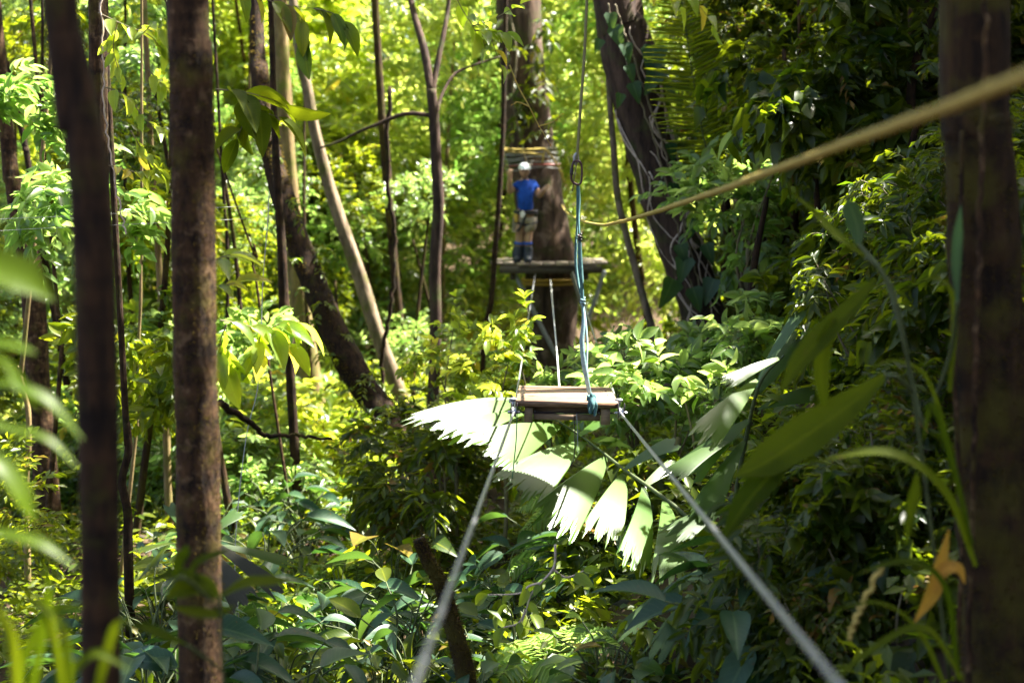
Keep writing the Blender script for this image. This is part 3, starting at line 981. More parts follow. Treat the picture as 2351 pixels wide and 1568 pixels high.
for (kx, ky), mt in (((1331, 546), 'black_metal'), ((1338, 692), 'pale_web')):
    mb = MB()
    c = P(kx, ky, YS - .02) - so
    pts_ = c + np.stack([.011 * np.cos(np.linspace(0, 15, 40)), .011 * np.sin(np.linspace(0, 15, 40)), np.linspace(.02, -.02, 40)], 1) + g.normal(0, .002, (40, 3))
    tube(mb, pts_, .0055, 6)
    mb.build('knot', M[mt], sl)
# bulky knot on the seat with hanging tails
mb = MB()
c = P(1358, 913, 7.93) - so
for k in range(3):
    th = np.linspace(0, 6.283, 26)
    ax = nrm(g.normal(size=3)); ay = nrm(np.cross(ax, [0.2, 1, .3])); az = np.cross(ax, ay)
    tube(mb, c + .019 * (np.cos(th)[:, None] * ay * 1.2 + np.sin(th)[:, None] * az * .8), .0085, 8)
mb.build('seat_knot', M['teal_web'], sl)
sling_part('loose_end', [([(1358, 912, 0), (1360, 928, -.02), (1356, 950, -.02)], [w * 1.4, w * 1.3, w * .9], 7.86, .6),
                         ([(1360, 912, 0), (1367, 930, -.02), (1365, 955, -.02)], [w * 1.2, w * 1.1, w * .5], 7.87, -.6),
                         ([(1356, 912, 0), (1352, 930, -.01), (1353, 946, -.01)], [w * .8, w * .7, w * .5], 7.87, .8)], M['teal_web'])

# ------------------------------------------------------------------ the swing seat on the cables
FL, FR = P(1184, 919, 7.88), P(1420, 924, 7.88)
BL, BR = P(1192, 884.5, 8.58), P(1401, 889, 8.58)
seat_o = (FL + FR) / 2
sw = thing('swing_seat', 'weathered wooden swing seat of planks riding on two steel cables', 'swing seat', seat_o)
ex = nrm(FR - FL)
ey = nrm((BL + BR) / 2 - seat_o)
ez = np.cross(ex, ey)
th = .034
mb = MB()
cuts = [0, .30, .305, .62, .625, .86, .865, 1.0]
for k in range(4):
    t0, t1 = cuts[2 * k] + .003, cuts[2 * k + 1] - .003
    lo = .002 * ((k * 7) % 3)
    a0, b0 = FL + (BL - FL) * t0, FR + (BR - FR) * t0
    a1, b1 = FL + (BL - FL) * t1, FR + (BR - FR) * t1
    tt = th if k == 0 else .026
    top = [a0 - ez * lo, b0 - ez * lo, b1 - ez * lo, a1 - ez * lo]
    bv = .003
    c4 = sum(top) / 4
    ring0 = [p + nrm(c4 - p) * bv for p in top]
    ring1 = [p - ez * bv for p in top]
    ring2 = [p - ez * tt for p in top]
    v = np.array(ring2 + ring1 + ring0) - seat_o
    qq = [(3, 2, 1, 0), (8, 9, 10, 11)]
    for r_ in range(2):
        for j_ in range(4):
            qq.append((r_ * 4 + j_, r_ * 4 + (j_ + 1) % 4, r_ * 4 + 4 + (j_ + 1) % 4, r_ * 4 + 4 + j_))
    mb.add(v, qq, None, (.2, .9, .55, .35)[k])
mb.build('seat_top', M['wood'], sw, flat=True)


def seat_box(name, px0, px1, py0, py1, Y, depth, mat=None, rnd=.5):
    c = P((px0 + px1) / 2, (py0 + py1) / 2, Y) + ey * depth / 2
    mb = MB()
    box(mb, c - seat_o, S(px1 - px0, Y), depth, S(py1 - py0, Y), ex, ey, ez, rnd, .002)
    return mb.build(name, mat or M['wood_dark'], sw, flat=True)


seat_box('leg', 1204, 1223, 935, 971, 7.90, .05, rnd=.7)
seat_box('leg', 1380, 1401, 938, 976, 7.90, .05, rnd=.8)
seat_box('leg', 1209, 1225, 925, 952, 8.42, .05, rnd=.2)
seat_box('leg', 1372, 1389, 928, 955, 8.42, .05, rnd=.2)
seat_box('front_rail', 1224, 1379, 934, 949, 7.97, .028, rnd=.15)
seat_box('lower_rail', 1224, 1379, 951, 965, 7.93, .028, rnd=.6)
seat_box('side_rail', 1210, 1222, 934, 948, 7.96, .46, rnd=.3)
seat_box('side_rail', 1383, 1394, 937, 951, 7.96, .46, rnd=.3)
mb = MB()
tube(mb, np.linspace(P(1165, 946, 7.95), P(1440, 949, 7.95), 8) - seat_o, .0045, 10)
mb.build('axle_rod', M['black_metal'], sw)


def pulley(cx, cy, Y):
    c = P(cx, cy, Y) - seat_o
    m = MB()
    # grooved wheel: lathe round the x axis
    prof = [(-.013, .012), (-.013, .030), (-.006, .030), (0, .022), (.006, .030), (.013, .030), (.013, .012)]
    A = np.linspace(0, 2 * math.pi, 20, endpoint=False)
    v = np.array([[c + ex * x + ey * r * math.cos(a) + ez * r * math.sin(a) for a in A] for x, r in prof])
    q = [(i * 20 + j, i * 20 + (j + 1) % 20, (i + 1) * 20 + (j + 1) % 20, (i + 1) * 20 + j) for i in range(len(prof) - 1) for j in range(20)]
    m.add(v, q)
    o = m.build('pulley', M['zinc'], sw)
    m = MB()
    for sx in (-1, 1):
        box(m, c + ex * sx * .018 + ez * .012, .004, .050, .085, ex, ey, ez, bev=.001)
    m.build('side_plate', M['black_metal'], o, flat=True)
    m = MB()
    tube(m, np.array([c - ex * .036, c - ex * .03, c + ex * .03, c + ex * .036]), [.007, .010, .010, .007], 6)
    m.build('bolt', M['zinc'], o)


pulley(1180, 946, 7.88)
pulley(1426, 948, 7.88)
pulley(1182, 922, 8.45)
pulley(1411, 926, 8.45)
for cx, cy in ((1178, 917), (1421, 919)):
    mb = MB()
    c = P(cx, cy, 7.95) - seat_o
    tube(mb, np.array([c - ex * .022, c - ex * .012, c + ex * .012, c + ex * .022]), [.006, .011, .011, .006], 6)
    tube(mb, np.array([c, c - ez * .03, c - ez * .065]), .006, 6)
    mb.build('eye_bolt', M['zinc'], sw)
for cx, cy in ((1228, 944), (1376, 948)):
    mb = MB()
    tube(mb, np.array([P(cx, cy, 7.955), P(cx, cy, 7.94)]) - seat_o, .0055, 8)
    mb.build('screw', M['steel'], sw)
for fx in (.07, .93):
    for fy in (.15, .46, .74, .93):
        c = (FL + (BL - FL) * fy) * (1 - fx) + (FR + (BR - FR) * fy) * fx - seat_o
        mb = MB()
        tube(mb, np.array([c - ez * .004, c + ez * .0015]), .006, 8)
        mb.build('screw', M['black_metal'], sw)
# cords under the seat
line_thing('dangling_string', 'dark green cord dangling from the swing seat end nearest the stump', 'cord', [(1187, 955, 7.9), (1185, 1010, 7.9), (1180, 1060, 7.9), (1176, 1098, 7.9)], .0035, M['green_cord'])
line_thing('dangling_string', 'short dark cord hooked under the middle of the swing seat', 'cord', [(1318, 952, 7.9), (1320, 1000, 7.9), (1318, 1050, 7.9), (1312, 1066, 7.9), (1308, 1072, 7.9)], .003, M['black_metal'])
line_thing('dangling_string', 'thin pale cord below the middle of the swing seat', 'cord', [(1324, 950, 7.91), (1326, 1000, 7.91), (1327, 1040, 7.91)], .0025, M['grey_rope'])

# ------------------------------------------------------------------ platform round the tree
YP = 23.0
pz = P(1260, 604, YP)[2]
pc = np.array([P(1260, 604, YP)[0], 23.35, pz])
hw = S(268, YP) / 2
pf = thing('tree_platform', 'weathered wooden plank platform built round the broad platform tree', 'platform', pc)
nb = 9
mb = MB()
dep = 1.75
for k in range(nb):
    x0 = -hw + 2 * hw * k / nb + .006
    x1 = -hw + 2 * hw * (k + 1) / nb - .006
    cut = max(0, abs((x0 + x1) / 2) - hw * .55) * .9          # cut corners
    y0, y1 = -dep / 2 + cut, dep / 2 - cut
    cx = (x0 + x1) / 2
    tx = P(1266, 610, 23.6)[0] - pc[0]
    if abs(cx - tx) < .5:
        parts = ((y0, 23.6 - pc[1] - .52), (23.6 - pc[1] + .52, y1))
    else:
        parts = ((y0, y1),)
    for a_, b_ in parts:
        if b_ - a_ > .05:
            box(mb, (cx, (a_ + b_) / 2, .003 * (k % 3)), x1 - x0, b_ - a_, .045, rnd=(k * .37) % 1)
mb.build('deck', M['deck'], pf, flat=True)
mb = MB()
box(mb, (0.02, -dep / 2 + .08, -.085), 2 * hw * .86, .06, .11, rnd=.3)
box(mb, (0.02, dep / 2 - .2, -.085), 2 * hw * .86, .06, .11, rnd=.3)
for sx in (-.62, .62):
    box(mb, (sx * hw, 0, -.20), .08, dep * .8, .10, rnd=.6)
mb.build('support_beam', M['deck_dark'], pf, flat=True)
for pts_ in (((1178, 622), (1290, 842)), ((1312, 622), (1352, 745)), ((1388, 622), (1342, 760))):
    mb = MB()
    q0, q1 = P(*pts_[0], 22.75), P(*pts_[1], 23.2)
    tube(mb, np.linspace(q0, q1, 6) - pc, .034, 8)
    mb.build('brace_pole', M['pole'], pf)


def ring_round_tree(mb, py, tilt, rad, extra=.02, wob=0.0, seed=0, n=48):
    idx = int(np.argmin(abs(np.array([proj(p)[1] for p in pp11]) - py)))
    c, r = pp11[idx], rr11[idx] * 1.1 + extra
    th = np.linspace(0, 2 * math.pi, n)
    g = np.random.default_rng(seed)
    z = tilt * np.cos(th + g.uniform(-.3, .3)) + wob * np.sin(3 * th + g.uniform(0, 6))
    pts = c + np.stack([r * np.cos(th), r * np.sin(th), z], 1)
    tube(mb, pts - c0_wrap, rad, 6, cap=False)


c0_wrap = P(1230, 640, 23)
mb = MB()
for k in range(3):
    ring_round_tree(mb, 640 + k * 3, .01, .022, .02, .004, k)
tag(mb.build('trunk_strap', M['yellow_strap'], loc=None), 'yellow strap wound round the trunk just under the platform', 'strap')
bpy.data.objects['trunk_strap'].location = c0_wrap
mb = MB()
for k in range(9):
    ring_round_tree(mb, 349 + k * 4.5, .02, .006, .015, .018, k + 4)
o = mb.build('wire_wrap', M['grey_rope'])
o.location = c0_wrap
tag(o, 'many turns of grey cable wound round the trunk above the helmeted person', 'cable')
mb = MB()
for py, k in ((378, 1), (381, 2)):
    ring_round_tree(mb, py, .015, .009, .02, .006, k)
o = mb.build('cord_wrap', M['red_cord'])
o.location = c0_wrap
tag(o, 'red cord wound once round the trunk behind the helmeted person', 'cord')
gr0 = P(1155, 341, 22.6)
mb = MB()
tube(mb, catmull([P(1148, 338, 22.7), P(1170, 343, 22.6), P(1210, 344, 22.55), P(1252, 342, 22.6)], 30) - gr0, .017, 7)
tube(mb, catmull([P(1252, 342, 22.6), P(1268, 362, 22.7), P(1283, 386, 22.9), P(1296, 420, 23.1)], 20) - gr0, .017, 7)
tube(mb, catmull([P(1155, 342, 22.6), P(1170, 349, 22.6), P(1215, 352, 22.6), P(1246, 356, 22.65)], 20) - gr0, .013, 7)
tube(mb, catmull([P(1252, 343, 22.6), P(1248, 356, 22.6), P(1246, 374, 22.6)], 12) - gr0, .013, 7)
o = mb.build('guard_rope', M['yellow_rope'])
o.location = gr0
tag(o, 'yellow rope tied as a guard line round the trunk above the person', 'rope')

# ------------------------------------------------------------------ the person on the platform
PX = S(1, 22.72)


def J(px, py, y=0.0):
    return np.array([(px - 1206) * PX, y, (602 - py) * PX])


po = P(1206, 602, 22.72)
po[2] = pz + .026
pers = thing('person', 'person in a pale helmet, blue polo shirt and beige shorts standing on the platform', 'person', po)


def skin_mesh(name, pts, edges, rad, root, sub=2):
    me = bpy.data.meshes.new(name + '_raw')
    me.from_pydata([tuple(p) for p in pts], edges, [])
    o = bpy.data.objects.new(name + '_raw', me)
    COL.objects.link(o)
    md = o.modifiers.new('skin', 'SKIN')
    md.use_smooth_shade = True
    for k, r in enumerate(rad):
        me.skin_vertices[0].data[k].radius = (r, r) if np.ndim(r) == 0 else r
        me.skin_vertices[0].data[k].use_root = (k == root)
    o.modifiers.new('sub', 'SUBSURF').levels = sub
    o.modifiers['sub'].render_levels = sub
    dg = bpy.context.evaluated_depsgraph_get()
    dg.update()
    out = bpy.data.meshes.new_from_object(o.evaluated_get(dg))
    bpy.data.objects.remove(o)
    bpy.data.meshes.remove(me)
    out.name = name
    a = out.attributes.new('rnd', 'FLOAT', 'POINT')
    a.data.foreach_set('value', np.full(len(out.vertices), .5, np.float32))
    out.polygons.foreach_set('use_smooth', np.ones(len(out.polygons), bool))
    return out


def mesh_part(me, name, mat, parent):
    me.materials.clear()
    me.materials.append(mat)
    o = bpy.data.objects.new(name, me)
    COL.objects.link(o)
    o.parent = parent
    return o


pel, wst, chest, neck, head0 = J(1207, 498), J(1206, 470), J(1205, 438), J(1204, 416, .01), J(1204, 406, -.005)
shR, shL = J(1185, 426, .01), J(1227, 426, .01)                # image left / image right shoulder
elR, wrR, haR = J(1168, 444, -.06), J(1170, 412, -.16), J(1171, 402, -.18)
elL, wrL, haL = J(1238, 452, -.02), J(1247, 438, -.17), J(1250, 434, -.20)
hipR, hipL = J(1198, 503), J(1216, 503)
knR, anR, toR = J(1192, 550, -.03), J(1188, 592, 0), J(1186, 598, -.16)
knL, anL, toL = J(1212, 550, -.04), J(1211, 593, -.02), J(1211, 599, -.18)
pts = [pel, wst, chest, neck, head0, shR, elR, wrR, haR, shL, elL, wrL, haL, hipR, knR, anR, toR, hipL, knL, anL, toL]
rad = [(.14, .10), (.13, .09), (.15, .10), .060, .07, .065, .052, .038, .046, .065, .052, .038, .046, .10, .070, .050, .05, .10, .070, .050, .05]
edges = [(0, 1), (1, 2), (2, 3), (3, 4), (2, 5), (5, 6), (6, 7), (7, 8), (2, 9), (9, 10), (10, 11), (11, 12), (0, 13), (13, 14), (14, 15), (15, 16), (0, 17), (17, 18), (18, 19), (19, 20)]


def hand(pts, rad, edges, hi, d, side, nrmv, curl):
    base_i = hi
    for f in range(5):
        off = (f - 1.5) * .019
        if f < 4:
            L = (.062, .074, .070, .054)[f]
            p0 = pts[base_i] + d * .035 + side * off
            dd = nrm(d + nrmv * curl)
            p1 = p0 + dd * L * .5
            dd = nrm(d * .5 + nrmv * curl * 2)
            p2 = p1 + dd * L * .5
        else:
            p0 = pts[base_i] + side * -.035
            p1 = p0 + nrm(d * .7 - side * .7) * .03
            p2 = p1 + nrm(d + nrmv * .4) * .03
        k = len(pts)
        pts += [p0, p1, p2]
        rad += [.011, .010, .008]
        edges += [(base_i, k), (k, k + 1), (k + 1, k + 2)]


hand(pts, rad, edges, 8, nrm(haR - wrR), np.array([1., 0, 0]), np.array([0, 1., 0]), .6)
hand(pts, rad, edges, 12, nrm(haL - wrL), np.array([0, .5, .86]), np.array([.8, .3, 0]), .5)
body = skin_mesh('body', pts, edges, rad, 0, 2)
bo = mesh_part(body, 'body', M['skin'], pers)
# head joined into the body mesh
hv, hf = [], []
hc = J(1204, 395.5, -.02)
nu, nv_ = 26, 20
for a_ in range(nv_ + 1):
    phi = math.pi * a_ / nv_
    for b_ in range(nu):
        t_ = 2 * math.pi * b_ / nu
        x, y, z = math.sin(phi) * math.sin(t_), -math.sin(phi) * math.cos(t_), math.cos(phi)
        sx, sy, sz = .074, .095, .112
        jaw = 1 - .22 * max(0, -z)
        vx, vy, vz = x * sx * jaw, y * sy * (1 - .08 * max(0, -z)), z * sz
        if y < -.55:                                           # face
            nose = math.exp(-(x / .16) ** 2 - ((z + .18) / .22) ** 2)
            eye = sum(math.exp(-((x - s * .36) / .16) ** 2 - ((z - .08) / .11) ** 2) for s in (-1, 1))
            lips = math.exp(-(x / .3) ** 2 - ((z + .52) / .07) ** 2)
            vy += -.024 * nose + .009 * eye - .006 * lips
        ear = math.exp(-(y / .2) ** 2 - ((z) / .28) ** 2) * max(0, abs(x) - .8) / .2
        vx += math.copysign(.016, x) * ear
        hv.append(hc + np.array([vx, vy, vz]))
for a_ in range(nv_):
    for b_ in range(nu):
        hf.append((a_ * nu + b_, a_ * nu + (b_ + 1) % nu, (a_ + 1) * nu + (b_ + 1) % nu, (a_ + 1) * nu + b_))
import bmesh
bm = bmesh.new()
bm.from_mesh(body)
vs = [bm.verts.new(p) for p in hv]
for f in hf:
    try:
        fc = bm.faces.new([vs[k] for k in f][::-1])
        fc.smooth = True
        c_ = sum((np.array(vs[k].co) for k in f), np.zeros(3)) / 4 - hc
        for s in (-1, 1):
            if abs(c_[0] - s * .027) < .010 and abs(c_[2] - .009) < .008 and c_[1] < -.05:
                fc.material_index = 1
    except ValueError:
        pass
bm.to_mesh(body)
bm.free()
body.materials.append(M['eye'])
# clothing
sh = skin_mesh('shirt', [J(1207, 492), J(1206, 470), J(1205, 440), J(1204, 421, .01), J(1186, 426, .01), J(1178, 436, -.03), J(1226, 426, .01), J(1233, 440, 0), J(1204, 414, .01)],
               [(0, 1), (1, 2), (2, 3), (2, 4), (4, 5), (2, 6), (6, 7), (3, 8)], [(.19, .135), (.185, .13), (.205, .145), .10, .095, .085, .095, .085, .08], 0, 2)
mesh_part(sh, 'polo_shirt', M['shirt'], pers)
shx = skin_mesh('shorts', [J(1207, 488), J(1207, 500), J(1197, 512, -.01), J(1193, 536, -.025), J(1217, 512, -.01), J(1215, 538, -.03)],
                [(0, 1), (1, 2), (2, 3), (1, 4), (4, 5)], [(.19, .14), (.185, .14), .135, .122, .135, .122], 0, 2)
mesh_part(shx, 'shorts', M['shorts'], pers)
for kn, an, to in ((knR, anR, toR), (knL, anL, toL)):
    mb = MB()
    top = kn + (an - kn) * .12
    tube(mb, np.array([top, top + (an - kn) * .08, top + (an - kn) * .14]), [.074, .076, .074], 14)
    mb.build('sock', M['sock'], pers)
    me = skin_mesh('boot', [kn + (an - kn) * .25, kn + (an - kn) * .6, an, an + np.array([0, .04, -.03]), to + np.array([0, 0, -.005])],
                   [(0, 1), (1, 2), (2, 3), (2, 4)], [.092, .085, .078, .06, (.058, .06)], 2, 2)
    mesh_part(me, 'boot', M['boot'], pers)
# helmet: shell and brim
mb = MB()
v, q = [], []
for a_ in range(9):
    phi = math.pi * .5 * a_ / 8 * 1.06
    for b_ in range(24):
        t_ = 2 * math.pi * b_ / 24
        k_ = 1.0
        v.append(hc + np.array([.098 * math.sin(phi) * math.sin(t_), -.122 * math.sin(phi) * math.cos(t_) , .052 + .092 * math.cos(phi)]))
for b_ in range(24):
    t_ = 2 * math.pi * b_ / 24
    f_ = max(0, math.cos(t_))
    v.append(hc + np.array([.106 * math.sin(t_), -(.128 + .03 * f_) * math.cos(t_), .044 - .006 * f_]))
for a_ in range(9):
    for b_ in range(24):
        q.append((a_ * 24 + b_, (a_ + 1) * 24 + b_, (a_ + 1) * 24 + (b_ + 1) % 24, a_ * 24 + (b_ + 1) % 24))
mb.add(v, q)
hm = mb.build('helmet', M['helmet'], pers)
mb = MB()
for s in (-1, 1):
    tube(mb, catmull([hc + np.array([s * .085, .01, .02]), hc + np.array([s * .072, -.03, -.06]), hc + np.array([0, -.06, -.125])], 12), .006, 6)
mb.build('chin_strap', M['harness'], hm)
mb = MB()
th_ = np.linspace(0, 2 * math.pi, 30)
for dz, r_ in ((0, .024), (-.03, .016)):
    tube(mb, J(1207, 486) + np.stack([.18 * np.cos(th_), .14 * np.sin(th_), dz + 0 * th_], 1), r_, 8, cap=False)
for s, hp in ((-1, J(1197, 514, -.01)), (1, J(1217, 514, -.01))):
    tube(mb, hp + np.stack([.108 * np.cos(th_), .108 * np.sin(th_), .03 * np.cos(th_) * s], 1), .016, 7, cap=False)
tube(mb, catmull([J(1207, 488, -.13), J(1202, 505, -.15), J(1194, 522, -.14), J(1188, 530, -.1)], 16), .022, 7)
mb.build('harness', M['harness'], pers)
mb = MB()
tube(mb, catmull([J(1196, 488, -.15), J(1198, 498, -.17), J(1203, 492, -.17), J(1199, 485, -.15)], 20), .018, 7)
mb.build('metal_clip', M['white_cord'], pers)
mb = MB()
tube(mb, catmull([J(1186, 490, -.06), J(1185, 500, -.08), J(1187, 512, -.08)], 10), [.02, .03, .03, .03, .034, .034, .034, .03, .025, .02], 8)
mb.build('glove', M['yellow_strap'], pers)

# ------------------------------------------------------------------ palms
def wedge(mb, base, tip, side, w0, w1, n, npl=13, bow=.12, ragged=.10, seed=0, fold=.010, rows=9, split=0.0):
    """One pleated wedge-shaped palm leaflet with a bitten-off ragged end."""
    g = np.random.default_rng(seed)
    base, tip = np.asarray(base, float), np.asarray(tip, float)
    L = np.linalg.norm(tip - base)
    d = (tip - base) / L
    side = nrm(side - d * np.dot(side, d))
    n = nrm(n - d * np.dot(n, d))
    m = npl * 2 + 1
    jj = np.arange(m)
    rag = 1 - ragged * (0.5 * (1 + np.sin(jj * g.uniform(.55, .8) + g.uniform(0, 6))) * .55 + .40 * np.abs(((jj * g.uniform(.13, .2) + g.uniform(0, 1)) % 1) - .3) + g.uniform(0, .22, m) + .5 * (g.uniform(0, 1, m) < .07))
    cs = np.linspace(-1, 1, m)
    rag = rag * (1 - .05 * cs ** 2)
    v = np.zeros((rows, m, 3))
    for i in range(rows):
        t = i / (rows - 1)
        for j in range(m):
            s = t * rag[j]
            wd = (w0 + (w1 - w0) * s ** .9) / 2
            z = bow * L * (4 * s * (1 - s)) * .5 + (fold if j % 2 else -fold) * min(1, .15 + s) * w1 * 2.0
            z -= .07 * w1 * (cs[j] ** 2) * s
            v[i, j] = base + d * L * s + side * wd * cs[j] + n * z
    q = [(i * m + j, i * m + j + 1, (i + 1) * m + j + 1, (i + 1) * m + j) for i in range(rows - 1) for j in range(m - 1)]
    mb.add(v.reshape(-1, 3), q, None, float(g.uniform(.2, .8)))


fp_o = ray_ground(1640, 1420)
fp = thing('fan_palm', 'palm with wide sunlit ragged leaflets spread below the swing seat', 'palm', fp_o)
frond_n = np.array([.37, -.57, .74])
blades = [((1172, 915, 8.9), (958, 968, 8.75), 34, 61), ((1185, 925, 8.85), (990, 988, 8.55), 92, 62), ((1200, 950, 8.75), (1050, 1003, 8.5), 66, 63),
          ((1285, 978, 8.6), (1118, 1043, 8.25), 118, 64), ((1345, 1015, 8.45), (1196, 1122, 8.0), 106, 65), ((1392, 1050, 8.3), (1287, 1182, 7.75), 92, 66),
          ((1432, 1088, 8.15), (1384, 1218, 7.65), 76, 67), ((1478, 1118, 8.0), (1452, 1282, 7.45), 66, 68), ((1525, 1150, 7.9), (1530, 1305, 7.35), 60, 69)]
def back(q_):
    return (q_[0], q_[1], q_[2] + .8 * min(1, max(0, (1520 - q_[0]) / 180)))


blades = [(back(b_), back((t_[0], t_[1], t_[2] - .42)), w_, sd) for b_, t_, w_, sd in blades]
frond_a = MB()
for (b_, t_, w_, sd) in blades:
    B, T = P(*b_), P(*t_)
    T = B + (T - B) * (1.13 + .06 * math.sin(sd * 2.3) + (.16 if sd > 64 else 0))
    d = nrm(T - B)
    fn = frond_n + np.array([.16 * (-1) ** sd + .08 * math.sin(sd * 1.9), .08 * math.cos(sd * 2.7), 0])
    wedge(frond_a, B, T, np.cross(fn, d), S(10, 8.4), S(w_ * (1.3 if sd < 65 else 1.55), t_[2]), fn, 18, .12, .20, sd, fold=.008)
frond_a.v = [x - fp_o for x in frond_a.v]
fr = frond_a.build('frond', M['palm_leaf'], fp, flat=True)
mb = MB()
rach = catmull([fp_o + np.array([0, 0, .05]), P(1640, 1280, 7.6), P(1580, 1190, 7.75), P(*back((1500, 1125, 7.95))), P(*back((1430, 1075, 8.15))), P(*back((1340, 1005, 8.45))), P(*back((1260, 955, 8.65))), P(*back((1175, 915, 8.9)))], 60)
tube(mb, rach - fp_o, np.linspace(.016, .005, 60), 8)
mb.build('rachis', M['green_stem'], fr)
# leaflets of the same palm standing against the slope, other side of the rachis
for (b_, t_, w_, sd, nv) in (((1430, 1080, 8.15), (1560, 1010, 8.6), 70, 71, (.1, -.3, .9)), ((1480, 1115, 8.0), (1560, 1060, 8.4), 50, 72, (-.4, -.8, .3)),
                           ((1330, 1000, 8.45), (1415, 955, 8.9), 66, 74, (0, -.3, .9)), ((1270, 960, 8.65), (1330, 935, 9.0), 50, 76, (0, -.3, .9))):
    B, T = P(*back(b_)), P(*back(t_))
    nn = np.array(nv)
    frond_b = MB()
    wedge(frond_b, B, T, np.cross(nn, nrm(T - B)), S(12, 8), S(w_, 8), nn, 10, .12, .14, sd)
    frond_b.v = [x - fp_o for x in frond_b.v]
    frond_b.build('leaflet', M['palm_leaf'], fp, flat=True)

# second palm: white-lit blade higher on the right with blades shaded by a darker leaf colour
p2o = ray_ground(1700, 1300)
p2 = thing('fan_palm', 'palm with one white-lit blade among dark shaded blades against the slope', 'palm', p2o)
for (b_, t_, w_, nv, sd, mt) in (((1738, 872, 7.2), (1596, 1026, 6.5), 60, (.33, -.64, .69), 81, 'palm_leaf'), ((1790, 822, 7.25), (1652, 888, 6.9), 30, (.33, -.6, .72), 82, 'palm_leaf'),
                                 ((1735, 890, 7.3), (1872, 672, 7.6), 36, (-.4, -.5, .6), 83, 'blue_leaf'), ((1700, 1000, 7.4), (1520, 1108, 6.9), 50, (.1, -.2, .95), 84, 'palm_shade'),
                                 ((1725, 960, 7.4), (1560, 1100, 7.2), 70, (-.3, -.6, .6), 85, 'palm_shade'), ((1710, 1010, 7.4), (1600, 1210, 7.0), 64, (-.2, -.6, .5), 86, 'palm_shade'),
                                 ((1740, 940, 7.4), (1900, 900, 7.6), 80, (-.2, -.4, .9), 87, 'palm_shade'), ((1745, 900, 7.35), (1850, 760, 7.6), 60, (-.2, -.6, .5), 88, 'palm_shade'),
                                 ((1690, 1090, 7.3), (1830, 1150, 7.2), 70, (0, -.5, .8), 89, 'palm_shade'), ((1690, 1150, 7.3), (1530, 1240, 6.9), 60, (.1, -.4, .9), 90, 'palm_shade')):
    mb = MB()
    B, T = P(*b_), P(*t_)
    nn = np.array(nv)
    wedge(mb, B, T, np.cross(nn, nrm(T - B)), S(8, 7.3), S(w_ * 1.35, 7.2), nn, 14, .10, .16, sd, fold=.006)
    mb.v = [x - p2o for x in mb.v]
    mb.build('leaf_blade', M[mt], p2, flat=True)
mb = MB()
tube(mb, catmull([p2o, P(1690, 1150, 7.3), P(1712, 1010, 7.4), P(1745, 880, 7.3), P(1800, 815, 7.25)], 40) - p2o, np.linspace(.016, .006, 40), 8)
mb.build('stem', M['green_stem'], p2)

# grey drooping dead fan palm behind the straight brown trunk
p3o = ray_ground(480, 1560, 20)
p3o = P(470, 1520, 6.6)
p3o[2] = ground_z(p3o[0], p3o[1])
p3 = thing('fan_palm', 'drooping grey withered fan palm leaves behind the straight brown trunk', 'palm', p3o)
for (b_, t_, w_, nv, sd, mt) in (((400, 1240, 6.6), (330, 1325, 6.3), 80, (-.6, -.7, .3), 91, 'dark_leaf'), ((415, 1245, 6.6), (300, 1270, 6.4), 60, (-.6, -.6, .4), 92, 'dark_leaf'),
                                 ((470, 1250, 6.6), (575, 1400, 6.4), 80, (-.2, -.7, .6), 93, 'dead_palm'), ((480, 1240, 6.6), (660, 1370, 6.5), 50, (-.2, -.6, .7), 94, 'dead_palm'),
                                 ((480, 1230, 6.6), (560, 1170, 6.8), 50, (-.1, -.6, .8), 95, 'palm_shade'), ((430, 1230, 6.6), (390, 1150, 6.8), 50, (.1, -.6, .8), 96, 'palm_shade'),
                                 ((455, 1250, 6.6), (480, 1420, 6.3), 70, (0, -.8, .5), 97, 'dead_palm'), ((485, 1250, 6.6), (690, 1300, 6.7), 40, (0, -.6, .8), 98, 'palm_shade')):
    mb = MB()
    B, T = P(*b_), P(*t_)
    nn = np.array(nv)
    wedge(mb, B, T, np.cross(nn, nrm(T - B)), S(8, 6.5), S(w_, 6.5), nn, 10, .1, .2, sd)
    mb.v = [x - p3o for x in mb.v]
    mb.build('leaf_blade', M[mt], p3, flat=True)
mb = MB()
tube(mb, catmull([p3o, P(455, 1400, 6.6), P(450, 1245, 6.6)], 20) - p3o, .014, 8)
mb.build('stem', M['green_stem'], p3)


p4o = P(1700, 1330, 7.0)
p4o[2] = ground_z(p4o[0], p4o[1])
p4 = thing('fan_palm', 'low palm of long pleated grey-green blades drooping in the shade under the lit palm', 'palm', p4o)
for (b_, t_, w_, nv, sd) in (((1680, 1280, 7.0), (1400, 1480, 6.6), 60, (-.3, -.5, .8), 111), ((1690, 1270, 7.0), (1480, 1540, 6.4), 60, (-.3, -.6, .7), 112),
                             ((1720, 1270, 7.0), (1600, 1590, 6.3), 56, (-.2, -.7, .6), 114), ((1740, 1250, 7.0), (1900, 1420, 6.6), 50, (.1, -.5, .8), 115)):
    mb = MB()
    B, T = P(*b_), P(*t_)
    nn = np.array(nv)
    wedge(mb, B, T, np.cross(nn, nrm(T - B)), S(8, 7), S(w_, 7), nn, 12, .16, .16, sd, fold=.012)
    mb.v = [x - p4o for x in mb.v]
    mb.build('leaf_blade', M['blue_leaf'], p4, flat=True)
mb = MB()
tube(mb, catmull([p4o, P(1705, 1300, 7.0), P(1690, 1250, 7.0), P(1660, 1200, 7.15)], 20) - p4o, .012, 8)
mb.build('stem', M['green_stem'], p4)


